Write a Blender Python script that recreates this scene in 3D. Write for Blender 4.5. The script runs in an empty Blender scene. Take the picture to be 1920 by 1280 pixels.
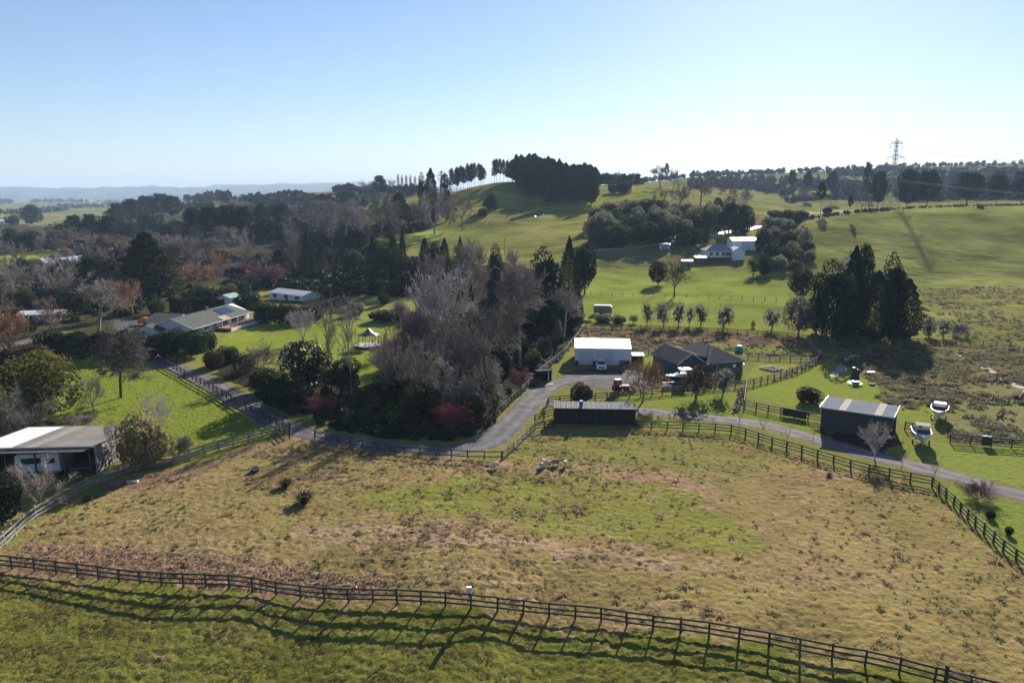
HAZE = 0.00010; NOHAZE = False; EXPO = 1.34; DENOISE = True
import bpy, bmesh, math, random
import numpy as np
from mathutils import Vector, Matrix
random.seed(7)
SC = bpy.context.scene
COL = SC.collection
R = math.radians

# ------------------------------------------------------------------ camera
F = 1400.0; PITCH = R(11.0); CZ = 33.0
cp, sp = math.cos(PITCH), math.sin(PITCH)
def ray(px, py):
    u = (px-960)/F; w = (640-py)/F
    return u, cp+w*sp, -sp+w*cp
def at(px, py, Y):
    dx, dy, dz = ray(px, py); t = Y/dy
    return dx*t, Y, CZ+dz*t
cam_d = bpy.data.cameras.new('camera'); cam = bpy.data.objects.new('camera', cam_d); COL.objects.link(cam)
cam.location = (0, 0, CZ); cam.rotation_euler = (R(79.0), 0, 0)
cam_d.sensor_width = 36; cam_d.lens = F/1920*36; cam_d.clip_end = 40000; cam_d.clip_start = 1
SC.camera = cam

# ------------------------------------------------------------------ noise
def vnoise(x, y, seed=0):
    xi = np.floor(x).astype(np.int64); yi = np.floor(y).astype(np.int64)
    xf = x-xi; yf = y-yi
    def h(a, b):
        n = (a*374761393 + b*668265263 + seed*974634777) & 0x7fffffff
        n = ((n ^ (n >> 13))*1274126177) & 0x7fffffff
        n = (n ^ (n >> 16)) & 0xffffff
        return n/float(0xffffff)
    u = xf*xf*(3-2*xf); v = yf*yf*(3-2*yf)
    return (h(xi, yi)*(1-u)+h(xi+1, yi)*u)*(1-v) + (h(xi, yi+1)*(1-u)+h(xi+1, yi+1)*u)*v
def fbm(x, y, octv=4, seed=0):
    s = 0; a = 0.5; t = 0
    for i in range(octv):
        s = s + a*vnoise(x*2**i+17*i, y*2**i-11*i, seed+i); t += a; a *= .5
    return s/t

# ------------------------------------------------------------------ terrain heights
CP = []
def cz(px, py, z):
    dx, dy, dz = ray(px, py); t = (z-CZ)/dz; CP.append((dx*t, dy*t, z))
def cy(px, py, Y): CP.append(at(px, py, Y))
def cw(px, Y, z): CP.append(((px-960)/F*Y, Y, z))
for a in [(0,1280,-1.6),(500,1280,-1.8),(960,1280,-1.5),(1500,1290,.3),(1900,1290,.3),(0,1062,0),(450,1110,0),(900,1135,.4),(1350,1195,.8),(1650,1255,.8),
          (960,950,0),(1700,1000,0),(1450,920,0),(400,960,0),(100,900,0),(960,860,0),(540,810,0),(1130,690,0),(1300,620,.5),(1800,700,0),(1650,820,0),
          (1900,900,0),(230,740,0),(300,620,0),(700,640,0),(850,720,0),(1290,560,1.5),(1400,500,5),(1180,500,4.5),(1350,490,6),(-300,900,0),(2250,900,0),
          (-300,500,0),(100,560,0),(300,500,0),(100,450,-1),(300,440,-1),(20,405,-2),(150,405,-2),(300,395,-2),(500,480,1),(600,480,2),(600,560,0),(700,530,3),
          (800,540,3),(1000,560,1),(2200,640,1),(1500,620,0),(1720,560,-.5),(1900,560,-.3),(-200,1150,0),(2150,1150,0)]: cz(*a)
for a in [(450,420,560),(750,470,370),(700,440,420),(850,445,430),(800,400,560),(700,385,800),(600,385,900),(500,395,900),(620,360,1200),(740,352,950),
          (550,362,1300),(430,372,1600),(960,342,650),(1050,370,600),(1000,400,520),(1120,352,680),(1050,345,660),(880,355,640),(840,375,600),(900,410,480),
          (960,420,460),(1060,410,480),(1150,380,560),(1200,347,800),(1250,370,620),(1000,480,340),(920,480,335),(1080,472,330),(1150,430,400),(1250,400,480),
          (1330,388,560),(1380,430,410),(1420,425,430),(1240,457,350),(1396,468,340),(1450,400,520),(1450,440,390),(1500,396,620),(1560,386,750),
          (1450,370,850),(1600,365,900),(1700,360,1000),(1510,410,400),(1600,399,420),(1665,393,440),(1780,387,448),(1900,384,450),(2150,382,450),
          (1600,450,345),(1750,460,345),(1900,460,350),(1540,450,345),(1720,535,287),(1900,530,290),(2150,530,290),
          (1300,334,1400),(1400,328,1500),(1550,322,1600),(1700,314,1700),(1920,309,1800),(2200,306,1900),(1250,338,1300),(1400,350,1100),(1600,347,1150),(1850,347,1100),
          (1000,440,400)]: cy(*a)
for a in [(1800,600,24),(1680,560,20),(2100,600,24),(740,1500,25),(550,2200,12),(350,3200,0),(960,900,30),(1100,950,35),(1500,2500,60),(1900,2600,70),
          (1200,1800,40),(1000,2000,25),(800,2500,15),(0,1500,-3),(0,3000,-4),(0,6000,-5),(500,6000,-5),(1000,6000,0),(1500,6000,20),(1920,6000,20),
          (0,14000,-5),(960,14000,0),(1920,14000,10),(-300,3000,-4),(2300,3000,60),(960,15,-2),(200,25,-2),(1800,25,-1),(-600,60,0),(2600,60,0),(-600,200,0),(2600,300,5)]: cw(*a)
CP = np.array(CP)
def uv_of(x, y):
    x = np.asarray(x, float); y = np.asarray(y, float)
    r = np.hypot(x, y)
    return np.arctan2(x, y)*2.4, np.log(np.maximum(r, 5)/100.0)
_cu, _cv = uv_of(CP[:, 0], CP[:, 1])
_C2 = .12**2
def _phi(du, dv): return np.sqrt(du*du+dv*dv+_C2)
_A = _phi(_cu[:, None]-_cu[None], _cv[:, None]-_cv[None])
_n = len(CP)
_M = np.zeros((_n+3, _n+3)); _M[:_n, :_n] = _A - 0.004*np.eye(_n); _M[:_n, _n] = 1; _M[:_n, _n+1] = _cu; _M[:_n, _n+2] = _cv
_M[_n:, :_n] = _M[:_n, _n:].T
_W = np.linalg.solve(_M, np.concatenate([CP[:, 2], np.zeros(3)]))
def H(x, y):
    x = np.asarray(x, float); y = np.asarray(y, float); sh = x.shape
    x = x.ravel(); y = y.ravel()
    u, v = uv_of(x, y)
    out = _W[_n] + _W[_n+1]*u + _W[_n+2]*v
    for i in range(_n):
        out += _W[i]*_phi(u-_cu[i], v-_cv[i])
    r = np.hypot(x, y)
    roll = (fbm(x/70, y/70, 3, 5)-.5)*np.clip((r-260)/250, 0, 1)*np.clip(r/450, 0, 4)*2.2
    return (out+roll).reshape(sh)
def h1(x, y): return float(H(np.array([x]), np.array([y]))[0])
_TS = 12*1.006**np.arange(0, 1100)
def P(px, py, Y=None):
    """pixel -> first point of the terrain on that ray (or the terrain under distance Y)"""
    dx, dy, dz = ray(px, py)
    if Y is not None:
        x = dx/dy*Y; return Vector((x, Y, h1(x, Y)))
    d = CZ+dz*_TS - H(dx*_TS, dy*_TS)
    k = np.where(d < 0)[0]
    if len(k) == 0: i = len(_TS)-1; t = _TS[int(np.argmin(np.where(_TS < 2500, d, 1e9)))]
    else:
        i = int(k[0])
        if i == 0: t = _TS[0]
        else: t = _TS[i-1]+(_TS[i]-_TS[i-1])*d[i-1]/(d[i-1]-d[i])
    x, y = dx*t, dy*t
    return Vector((x, y, h1(x, y)))
def PE(px, py, z):
    dx, dy, dz = ray(px, py); t = (z-CZ)/dz
    return Vector((dx*t, dy*t, z))
def ppm(p):  # pixels (of 1920) per metre at a point
    return F/(p[1]*cp - (p[2]-CZ)*sp)

# ------------------------------------------------------------------ materials
MATS = {}
def nodes_of(name):
    m = bpy.data.materials.new(name); m.use_nodes = True
    nt = m.node_tree; b = nt.nodes['Principled BSDF']
    return m, nt, b
def mat(name, c, rough=.7, spec=.3, metal=0, var=.25, scale=3.0, bump=0, bscale=None, stretch=(1,1,1), c2=None, wave=None, rnd=0, trans=0):
    if name in MATS: return MATS[name]
    m, nt, b = nodes_of(name); N = nt.nodes.new; L = nt.links.new
    tc = N('ShaderNodeTexCoord'); mp = N('ShaderNodeMapping'); mp.inputs['Scale'].default_value = stretch
    L(tc.outputs['Object'], mp.inputs[0])
    nz = N('ShaderNodeTexNoise'); nz.inputs['Scale'].default_value = scale; nz.inputs['Detail'].default_value = 5
    nz.inputs['Roughness'].default_value = .65
    L(mp.outputs[0], nz.inputs[0])
    ra = N('ShaderNodeValToRGB'); ra.color_ramp.elements[0].position = .3; ra.color_ramp.elements[1].position = .72
    lo = [x*(1-var) for x in c[:3]]; hi = [min(1, x*(1+var)) for x in (c2 or c)[:3]]
    ra.color_ramp.elements[0].color = (*lo, 1); ra.color_ramp.elements[1].color = (*hi, 1)
    L(nz.outputs['Fac'], ra.inputs[0]); cout = ra.outputs[0]
    if rnd:
        oi = N('ShaderNodeObjectInfo'); mr = N('ShaderNodeMapRange'); mr.inputs['To Min'].default_value = 1-rnd; mr.inputs['To Max'].default_value = 1+rnd
        L(oi.outputs['Random'], mr.inputs[0])
        vm = N('ShaderNodeVectorMath'); vm.operation = 'SCALE'; L(cout, vm.inputs[0]); L(mr.outputs[0], vm.inputs['Scale']); cout = vm.outputs[0]
    L(cout, b.inputs['Base Color'])
    b.inputs['Roughness'].default_value = rough; b.inputs['Metallic'].default_value = metal; b.inputs['Specular IOR Level'].default_value = spec
    nrm = None
    if bump:
        bn = N('ShaderNodeBump'); bn.inputs['Strength'].default_value = bump; bn.inputs['Distance'].default_value = .05
        n2 = N('ShaderNodeTexNoise'); n2.inputs['Scale'].default_value = bscale or scale*4; n2.inputs['Detail'].default_value = 4
        L(mp.outputs[0], n2.inputs[0]); L(n2.outputs['Fac'], bn.inputs['Height']); L(bn.outputs[0], b.inputs['Normal']); nrm = bn
    if wave:  # corrugation: (axis, scale)
        wv = N('ShaderNodeTexWave'); wv.wave_type = 'BANDS'; wv.bands_direction = wave[0]; wv.inputs['Scale'].default_value = wave[1]
        L(tc.outputs['Object'], wv.inputs[0])
        bw = N('ShaderNodeBump'); bw.inputs['Strength'].default_value = .8; bw.inputs['Distance'].default_value = .04
        L(wv.outputs['Fac'], bw.inputs['Height'])
        if nrm: L(nrm.outputs[0], bw.inputs['Normal'])
        L(bw.outputs[0], b.inputs['Normal'])
    if trans:
        out = nt.nodes['Material Output']; tb = N('ShaderNodeBsdfTranslucent'); L(cout, tb.inputs[0])
        mx = N('ShaderNodeMixShader'); mx.inputs[0].default_value = trans
        L(b.outputs[0], mx.inputs[1]); L(tb.outputs[0], mx.inputs[2]); L(mx.outputs[0], out.inputs[0])
    MATS[name] = m; return m

# ------------------------------------------------------------------ objects
def tag(o, label=None, cat=None, group=None, kind=None):
    if label: o['label'] = label
    if cat: o['category'] = cat
    if group: o['group'] = group
    if kind: o['kind'] = kind
    return o
def thing(name, label, cat, loc=(0,0,0), rz=0, group=None):
    o = bpy.data.objects.new(name, None); COL.objects.link(o); o.empty_display_size = .3
    o.location = loc; o.rotation_euler = (0, 0, rz)
    return tag(o, label, cat, group)
def link(name, me, m, parent=None):
    o = bpy.data.objects.new(name, me); COL.objects.link(o)
    if m is not None:
        if len(me.materials) == 0: me.materials.append(m)
        elif me.materials[0] != m:
            o.material_slots[0].link = 'OBJECT'; o.material_slots[0].material = m
    if parent is not None: o.parent = parent
    return o
def np_mesh(name, V, Fc, smooth=False):
    """V (n,3); Fc (m,k) constant-size faces"""
    me = bpy.data.meshes.new(name); V = np.asarray(V, np.float32); Fc = np.asarray(Fc, np.int32)
    k = Fc.shape[1]
    me.vertices.add(len(V)); me.vertices.foreach_set('co', V.ravel())
    me.loops.add(Fc.size); me.loops.foreach_set('vertex_index', Fc.ravel())
    me.polygons.add(len(Fc)); me.polygons.foreach_set('loop_start', np.arange(0, Fc.size, k, dtype=np.int32))
    if smooth: me.polygons.foreach_set('use_smooth', np.ones(len(Fc), bool))
    me.update(calc_edges=True); return me
class MB:
    def __init__(s): s.v = []; s.f = []
    def add(s, vs, fs):
        n = len(s.v); s.v += [tuple(v) for v in vs]; s.f += [tuple(i+n for i in f) for f in fs]; return s
    def box(s, x0, x1, y0, y1, z0, z1):
        return s.add([(x0,y0,z0),(x1,y0,z0),(x1,y1,z0),(x0,y1,z0),(x0,y0,z1),(x1,y0,z1),(x1,y1,z1),(x0,y1,z1)],
                     [(0,3,2,1),(4,5,6,7),(0,1,5,4),(1,2,6,5),(2,3,7,6),(3,0,4,7)])
    def quad(s, a, b, c, d): return s.add([a,b,c,d], [(0,1,2,3)])
    def slab(s, pts, t):
        """planar polygon given thickness t downward"""
        n = len(pts); lo = [(p[0],p[1],p[2]-t) for p in pts]
        return s.add(list(pts)+lo, [tuple(range(n)), tuple(range(2*n-1, n-1, -1))]+[(i, n+i, n+(i+1)%n, (i+1)%n) for i in range(n)])
    def prism(s, poly, axis, a, b):
        """poly of 2-D points extruded along axis 'x' or 'y' from a to b; poly = (other,z)"""
        n = len(poly)
        f = (lambda q, t: (t, q[0], q[1])) if axis == 'x' else ((lambda q, t: (q[0], t, q[1])) if axis == 'y' else (lambda q, t: (q[0], q[1], t)))
        return s.add([f(q, a) for q in poly]+[f(q, b) for q in poly],
                     [tuple(range(n)), tuple(range(2*n-1, n-1, -1))]+[(i, n+i, n+(i+1)%n, (i+1)%n) for i in range(n)])
    def tube(s, p, q, r, n=6, r2=None):
        p = Vector(p); q = Vector(q); d = (q-p)
        if d.length < 1e-6: return s
        d.normalize(); a = d.orthogonal().normalized(); b = d.cross(a); r2 = r if r2 is None else r2
        vs = [p+(a*math.cos(t)+b*math.sin(t))*r for t in [2*math.pi*i/n for i in range(n)]]+[q+(a*math.cos(t)+b*math.sin(t))*r2 for t in [2*math.pi*i/n for i in range(n)]]
        return s.add(vs, [tuple(range(n-1,-1,-1)), tuple(range(n,2*n))]+[(i,(i+1)%n,n+(i+1)%n,n+i) for i in range(n)])
    def bar(s, p, q, w, h):
        """rectangular bar; w across (horizontal), h vertical"""
        p = Vector(p); q = Vector(q); d = (q-p).normalized(); a = Vector((-d.y, d.x, 0))
        a = a.normalized() if a.length > 1e-4 else Vector((1,0,0)); b = d.cross(a)
        vs = []
        for c in (p, q):
            for i, j in ((-1,-1),(1,-1),(1,1),(-1,1)): vs.append(c+a*(i*w/2)+b*(j*h/2))
        return s.add(vs, [(0,1,2,3),(7,6,5,4)]+[(i,4+i,4+(i+1)%4,(i+1)%4) for i in range(4)])
    def lathe(s, prof, n=12, c=(0,0,0)):
        vs = []
        for r, z in prof: vs += [(c[0]+r*math.cos(2*math.pi*i/n), c[1]+r*math.sin(2*math.pi*i/n), c[2]+z) for i in range(n)]
        m = len(prof); fs = [(k*n+i, k*n+(i+1)%n, (k+1)*n+(i+1)%n, (k+1)*n+i) for k in range(m-1) for i in range(n)]
        return s.add(vs, fs+[tuple(range(n-1,-1,-1)), tuple((m-1)*n+i for i in range(n))])
    def mesh(s, name, bevel=0, smooth=False):
        me = bpy.data.meshes.new(name); me.from_pydata(s.v, [], s.f)
        bm = bmesh.new(); bm.from_mesh(me); bmesh.ops.recalc_face_normals(bm, faces=bm.faces)
        if bevel: bmesh.ops.bevel(bm, geom=list(bm.edges), offset=bevel, segments=2, affect='EDGES', profile=.5)
        if smooth:
            for f in bm.faces: f.smooth = True
        bm.to_mesh(me); bm.free(); return me
    def build(s, name, m, parent=None, bevel=0, smooth=False):
        return link(name, s.mesh(name, bevel, smooth), m, parent)
# ------------------------------------------------------------------ world light
SUN_E, SUN_A = R(22.0), R(20.3)
w = bpy.data.worlds.new('World'); SC.world = w; w.use_nodes = True
nt = w.node_tree; bg = nt.nodes['Background']; sky = nt.nodes.new('ShaderNodeTexSky'); sky.sky_type = 'NISHITA'
sky.sun_disc = False; sky.sun_elevation = SUN_E; sky.sun_rotation = SUN_A; sky.altitude = 50
sky.air_density = 1.0; sky.dust_density = 0.12; sky.ozone_density = 3.2
tint = nt.nodes.new('ShaderNodeMix'); tint.data_type = 'RGBA'; tint.blend_type = 'MULTIPLY'; tint.inputs[0].default_value = 1; tint.inputs[7].default_value = (1.0,.955,1.03,1); nt.links.new(sky.outputs[0], tint.inputs[6]); nt.links.new(tint.outputs[2], bg.inputs[0]); bg.inputs[1].default_value = .05
sd = bpy.data.lights.new('sun', 'SUN'); so = bpy.data.objects.new('sun', sd); COL.objects.link(so)
sd.energy = 5.0; sd.angle = R(.5); sd.color = (1, .94, .84)
sv = Vector((math.sin(SUN_A)*math.cos(SUN_E), math.cos(SUN_A)*math.cos(SUN_E), math.sin(SUN_E)))
so.rotation_euler = sv.to_track_quat('Z', 'Y').to_euler(); so.location = sv*300

# ------------------------------------------------------------------ ground sheet
def poly_xy(pts): return np.array([P(*p)[:2] for p in pts])
def inside(poly, x, y):
    res = np.zeros(len(x), bool); n = len(poly); j = n-1
    bb = (x >= poly[:,0].min()) & (x <= poly[:,0].max()) & (y >= poly[:,1].min()) & (y <= poly[:,1].max())
    k = np.where(bb)[0]; xx = x[k]; yy = y[k]; r = np.zeros(len(k), bool)
    for i in range(n):
        xi, yi = poly[i]; xj, yj = poly[j]
        c = ((yi > yy) != (yj > yy)) & (xx < (xj-xi)*(yy-yi)/(yj-yi+1e-12)+xi)
        r ^= c; j = i
    res[k] = r; return res
def catmull(pts, step):
    pts = [Vector(p) for p in pts]; out = []
    for i in range(len(pts)-1):
        p0 = pts[max(i-1, 0)]; p1 = pts[i]; p2 = pts[i+1]; p3 = pts[min(i+2, len(pts)-1)]
        n = max(1, int((p2-p1).length/step))
        for k in range(n):
            t = k/n
            out.append(.5*((2*p1)+(p2-p0)*t+(2*p0-5*p1+4*p2-p3)*t*t+(3*p1-p0-3*p2+p3)*t**3))
    out.append(pts[-1]); return out
ROADS = []   # (centre points xy, half width)
def road_line(pts, half): 
    c = catmull([P(*p) for p in pts], 1.0); ROADS.append((c, half)); return c

drive_c = road_line([(262,655),(330,690),(400,722),(470,762),(530,797),(600,818),(690,832),(780,842),(860,842),(920,825),(965,785),(1005,742),(1050,716),(1120,706),(1180,704)], 2.1)
lane_c = road_line([(995,752),(1060,758),(1190,769),(1300,780),(1430,796),(1530,824),(1620,850),(1700,869),(1800,896),(1930,934),(2100,985)], 1.7)
far_c = road_line([(1070,478),(1110,470),(1180,464),(1245,456),(1333,441),(1378,433),(1425,424)], 2.0)
gardenroad_c = road_line([(-60,665),(0,652),(40,642),(75,632),(120,622)], 1.6)

YARD = [(1052,716),(1060,700),(1085,692),(1180,690),(1240,694),(1262,702),(1300,718),(1230,728),(1140,730),(1085,728)]
YARD2 = [(215,600),(255,596),(330,604),(318,618),(270,622),(210,618)]
def build_ground():
    th = np.arange(-.93, .93, .0021); 
    rs = []
    r = 9.0
    while r < 16000:
        rs.append(r)
        if r < 40: d = .6
        elif r < 110: d = .15+.0012*(r-40)
        elif r < 400: d = .0024*r
        else: d = .006*r
        r += d
    rs = np.array(rs)
    T, Rr = np.meshgrid(th, rs)
    X = (Rr*np.sin(T)).ravel(); Y = (Rr*np.cos(T)).ravel()
    Z = H(X, Y); r = Rr.ravel(); n = len(X)
    # ---- land cover: albedo and share of dry grass
    col = np.zeros((n, 3), np.float32); dry = np.zeros(n, np.float32); tuf = np.zeros(n, np.float32)
    jx = X+(fbm(X/5, Y/5, 3, 1)-.5)*np.clip(r/22, 1.0, 9); jy = Y+(fbm(X/5+40, Y/5, 3, 2)-.5)*np.clip(r/22, 1.0, 9)
    fz = np.clip((160-r)/60, 0, 1); jx = jx+(fbm(X/1.3, Y/1.3, 3, 6)-.5)*6*fz; jy = jy+(fbm(X/1.3+31, Y/1.3, 3, 7)-.5)*5*fz
    big = fbm(X/160, Y/160, 3, 9)
    col[:] = (.140, .155, .045); dry[:] = .3; tuf[:] = .25
    far = np.clip((r-600)/900, 0, 1)[:, None]
    fields = vnoise(np.floor(X/240+.3*np.floor(Y/300)), np.floor(Y/300), 77)
    col = col*(1-far) + far*(np.array((.135,.150,.055))+np.outer(fields-.5, (.10,.05,.035)))
    col = (col*(.85+.3*big)[:, None]).astype(np.float32)
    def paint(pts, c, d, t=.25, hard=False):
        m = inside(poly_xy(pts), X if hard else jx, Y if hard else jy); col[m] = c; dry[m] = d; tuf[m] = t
    # wooded gardens and valley floor: leaf litter and rough shaded grass
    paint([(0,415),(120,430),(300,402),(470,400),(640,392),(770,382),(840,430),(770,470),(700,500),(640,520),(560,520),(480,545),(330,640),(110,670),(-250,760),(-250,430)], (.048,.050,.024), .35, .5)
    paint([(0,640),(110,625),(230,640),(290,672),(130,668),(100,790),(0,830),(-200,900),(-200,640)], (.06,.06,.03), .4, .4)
    paint([(520,560),(760,480),(850,480),(980,500),(1085,560),(1095,615),(1000,705),(940,770),(900,805),(800,815),(640,795),(500,760),(400,700),(420,655),(480,690),(560,720),(640,690),(745,690),(760,600),(640,590)], (.030,.030,.017), .12, .3)  # central wood floor: shade under the trees painted into its colour
    paint([(830,480),(1000,390),(1110,390),(1100,430),(1050,470),(990,480),(900,500)], (.165,.175,.05), .35, .5)
    paint([(760,470),(860,430),(1000,400),(960,360),(860,385),(800,430)], (.15,.165,.045), .28, .2)
    paint([(880,345),(960,338),(1120,350),(1200,345),(1240,370),(1120,395),(1000,400),(900,385)], (.155,.175,.045), .2, .2)
    # foreground strip and the big paddock
    paint([(-900,1062),(0,1066),(450,1113),(900,1139),(1350,1199),(1650,1259),(1900,1300),(2400,1400),(2400,2500),(-900,2500)], (.112,.122,.028), .36, .5)
    paint([(-300,1045),(0,1040),(60,985),(200,908),(330,872),(545,817),(590,822),(760,850),(940,862),(1000,806),(1040,800),(1190,805),(1310,809),(1440,835),(1627,889),(1747,912),(1830,989),(1930,1066),(2300,1340),(1900,1300),(1650,1257),(1350,1197),(900,1137),(450,1111),(0,1064)], (.19,.164,.060), .56, .5)
    paint([(930,884),(1085,890),(1230,905),(1300,935),(1345,975),(1425,1012),(1405,1048),(1290,1030),(1120,1012),(960,985),(760,960),(640,930),(820,905)], (.155,.162,.042), .42, .45)
    paint([(1000,812),(1190,812),(1330,820),(1480,880),(1400,895),(1180,872),(960,862)], (.165,.165,.05), .35, .5)
    paint([(940,868),(1100,880),(1300,890),(1390,960),(1330,950),(1250,908),(1090,893),(930,880)], (.25,.19,.10), .8, .6)
    paint([(590,985),(760,985),(960,1010),(1150,1030),(1350,1060),(1300,1075),(1050,1045),(800,1020),(560,1005)], (.25,.20,.11), .8, .8)
    paint([(20,1042),(50,1020),(200,1022),(420,1040),(640,1072),(760,1088),(700,1122),(450,1108),(200,1085),(0,1060)], (.15,.11,.062), .85, .7)
    paint([(1310,905),(1480,905),(1640,960),(1760,1060),(1700,1130),(1500,1060),(1420,1010)], (.20,.172,.066), .60, .4)
    # left field, lawns
    paint([(110,668),(215,660),(292,676),(470,775),(520,800),(470,822),(345,850),(300,850),(100,792),(130,745),(150,705)], (.125,.165,.028), .24, .4)
    paint([(372,668),(470,602),(485,580),(560,592),(640,602),(745,615),(745,690),(690,730),(640,700),(560,690),(470,655)], (.145,.195,.035), .08, .1)
    paint([(640,555),(720,552),(800,560),(770,600),(700,606),(660,590)], (.15,.17,.05), .4, .3)
    paint([(570,500),(640,490),(700,500),(660,530),(590,540)], (.14,.18,.04), .2, .2)
    paint([(690,440),(770,425),(830,440),(760,460),(700,450)], (.14,.18,.05), .2, .2)
    paint([(0,480),(110,462),(160,470),(100,488),(0,498)], (.14,.19,.04), .2, .2)
    # house surroundings
    paint([(960,800),(1010,742),(1060,712),(1090,690),(1085,640),(1040,690),(940,795)], (.14,.15,.045), .4, .3)
    paint([(1030,760),(1150,748),(1300,733),(1390,728),(1395,765),(1540,790),(1560,830),(1430,800),(1190,772),(1040,765)], (.135,.175,.04), .15, .2)
    paint([(1190,790),(1310,795),(1500,840),(1440,828),(1310,803),(1190,797)], (.125,.16,.04), .3, .4)
    paint([(1405,708),(1400,676),(1530,676),(1450,706)], (.165,.19,.045), .1, .1)
    paint([(1180,668),(1240,662),(1240,690),(1190,690)], (.15,.18,.05), .15, .1)
    paint([(1085,640),(1100,614),(1520,634),(1538,670),(1400,672),(1230,655),(1190,665)], (.15,.12,.06), .75, .9)
    paint([(1340,668),(1330,645),(1500,655),(1525,668)], (.13,.165,.05), .35, .7)
    paint([(1395,735),(1450,712),(1560,680),(1590,700),(1700,720),(1760,790),(1700,795),(1560,760),(1480,765)], (.145,.185,.04), .2, .3)
    paint([(1545,640),(1900,645),(1950,720),(1880,720),(1790,760),(1700,748),(1640,720),(1600,700),(1565,672),(1440,720),(1450,712),(1540,665),(1515,640)], (.125,.122,.048), .52, .8)
    paint([(1780,795),(1860,700),(1950,700),(2200,760),(2200,830),(1780,830)], (.155,.16,.065), .42, .7)
    paint([(1700,812),(1780,834),(2100,842),(2100,970),(1800,893),(1690,862)], (.145,.185,.045), .15, .2)
    paint([(1760,915),(1800,905),(1930,945),(2100,1000),(2100,1120),(1930,1060),(1840,985)], (.135,.18,.04), .15, .2)
    paint([(1095,612),(1090,560),(1100,500),(1180,492),(1300,500),(1470,510),(1482,560),(1470,620)], (.155,.20,.045), .12, .15)
    paint([(1090,500),(1080,480),(1240,460),(1330,450),(1440,440),(1480,500),(1300,495)], (.10,.105,.04), .5, .5)
    paint([(1720,550),(1712,538),(1930,531),(2200,540),(2200,660),(1900,645),(1730,630)], (.15,.16,.052), .42, .8)
    paint([(1510,412),(1600,400),(1665,394),(1780,388),(1900,385),(2160,383),(2200,520),(1900,530),(1720,536),(1690,500),(1560,470),(1520,440)], (.165,.182,.056), .28, .5)
    paint([(1440,398),(1640,392),(1600,402),(1510,408),(1440,410)], (.30,.28,.18), .2, .1)
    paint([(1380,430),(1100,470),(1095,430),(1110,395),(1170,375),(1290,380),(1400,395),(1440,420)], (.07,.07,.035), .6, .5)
    paint([(1541,806),(1610,812),(1676,822),(1690,845),(1650,850),(1548,832)], (.040,.036,.027), .2, .1)  # grey shed's cast shadow deepened by darkening the ground colour
    paint([(200,912),(330,876),(450,840),(540,820),(560,835),(420,870),(250,935)], (.20,.16,.075), .6, .3)
    # fields on the far left plain
    paint([(85,415),(260,385),(300,388),(200,425),(110,432)], (.17,.20,.08), .15, .1)
    patchy = np.clip((r-120)/120, 0, 1)*((fbm(X/13, Y/11, 4, 101)-.5)*1.1+(fbm(X/46, Y/40, 3, 102)-.5)*.6)
    col *= (1+patchy)[:, None].astype(np.float32); dry += (np.clip((r-150)/100, 0, 1)*(fbm(X/22, Y/14, 3, 103)-.45)*.5).astype(np.float32)
    nearp = np.clip((170-r)/60, 0, 1)*(dry > .3); dry += (nearp*((fbm(X/9, Y/6, 4, 111)-.5)*.75+(fbm(X/2.6, Y/1.8, 3, 112)-.5)*.55)).astype(np.float32); col *= (1.10+nearp*(fbm(X/4, Y/2.6, 3, 113)-.5)*.5)[:, None].astype(np.float32)
    # flatten under roads and buildings, roughness of grass elsewhere
    keep = np.ones(n, np.float32)
    near = r < 500
    for c, half in ROADS:
        pts = np.array([(p.x, p.y) for p in c]); k = np.where(near)[0]
        bb = (X[k] > pts[:,0].min()-8) & (X[k] < pts[:,0].max()+8) & (Y[k] > pts[:,1].min()-8) & (Y[k] < pts[:,1].max()+8); k = k[bb]
        d = np.full(len(k), 1e9)
        for q in pts: d = np.minimum(d, (X[k]-q[0])**2+(Y[k]-q[1])**2)
        d = np.sqrt(d); keep[k] = np.minimum(keep[k], np.clip((d-half-.1)/.8, 0, 1))
        vg = (d > half-.2) & (d < half+.55); dry[k[vg]] = .75
    for pl in (YARD, YARD2): keep[inside(poly_xy(pl), X, Y)] = 0
    t1 = fbm(X/.8, Y/.7, 3, 21); t2 = fbm(X/.38, Y/.38, 2, 31); t3 = fbm(X/9, Y/9, 3, 41)
    tus = np.clip((t1-.50)*3.2, 0, 1)*np.clip((t3-.36)*3, 0, 1)
    amp = np.clip(1-(r-120)/260, .0, 1)
    ridge = np.abs(np.sin((Y+X*.12)*2.2+3*t3))*.05*(r < 62)
    dz = keep*amp*(tuf*(.20*tus+.20*(t2-.5)) + .05*(t2-.4) + ridge*tuf) 
    terr = np.clip((r-150)/120, 0, 1)*np.clip((900-r)/300, 0, 1)*(.55*(fbm(X/9, Y/3.2, 3, 91)-.5)+.35*(fbm(X/3.5, Y/2.2, 2, 92)-.5))*keep*(.35+tuf)
    Z = Z + dz + terr
    sc = np.clip(tuf*tus*1.2, 0, 1)
    nt_, nr_ = len(th), len(rs)
    idx = np.arange(n).reshape(nr_, nt_)
    fc = np.stack([idx[:-1,:-1], idx[:-1,1:], idx[1:,1:], idx[1:,:-1]], -1).reshape(-1, 4)
    me = np_mesh('ground', np.stack([X, Y, Z], 1), fc, True)
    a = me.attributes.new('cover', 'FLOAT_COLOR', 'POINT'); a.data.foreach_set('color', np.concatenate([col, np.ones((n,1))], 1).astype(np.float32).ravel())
    a = me.attributes.new('dry', 'FLOAT', 'POINT'); a.data.foreach_set('value', dry)
    a = me.attributes.new('tuft', 'FLOAT', 'POINT'); a.data.foreach_set('value', sc.astype(np.float32))
    m, nt, b = nodes_of('pasture'); N = nt.nodes.new; L = nt.links.new
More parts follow.
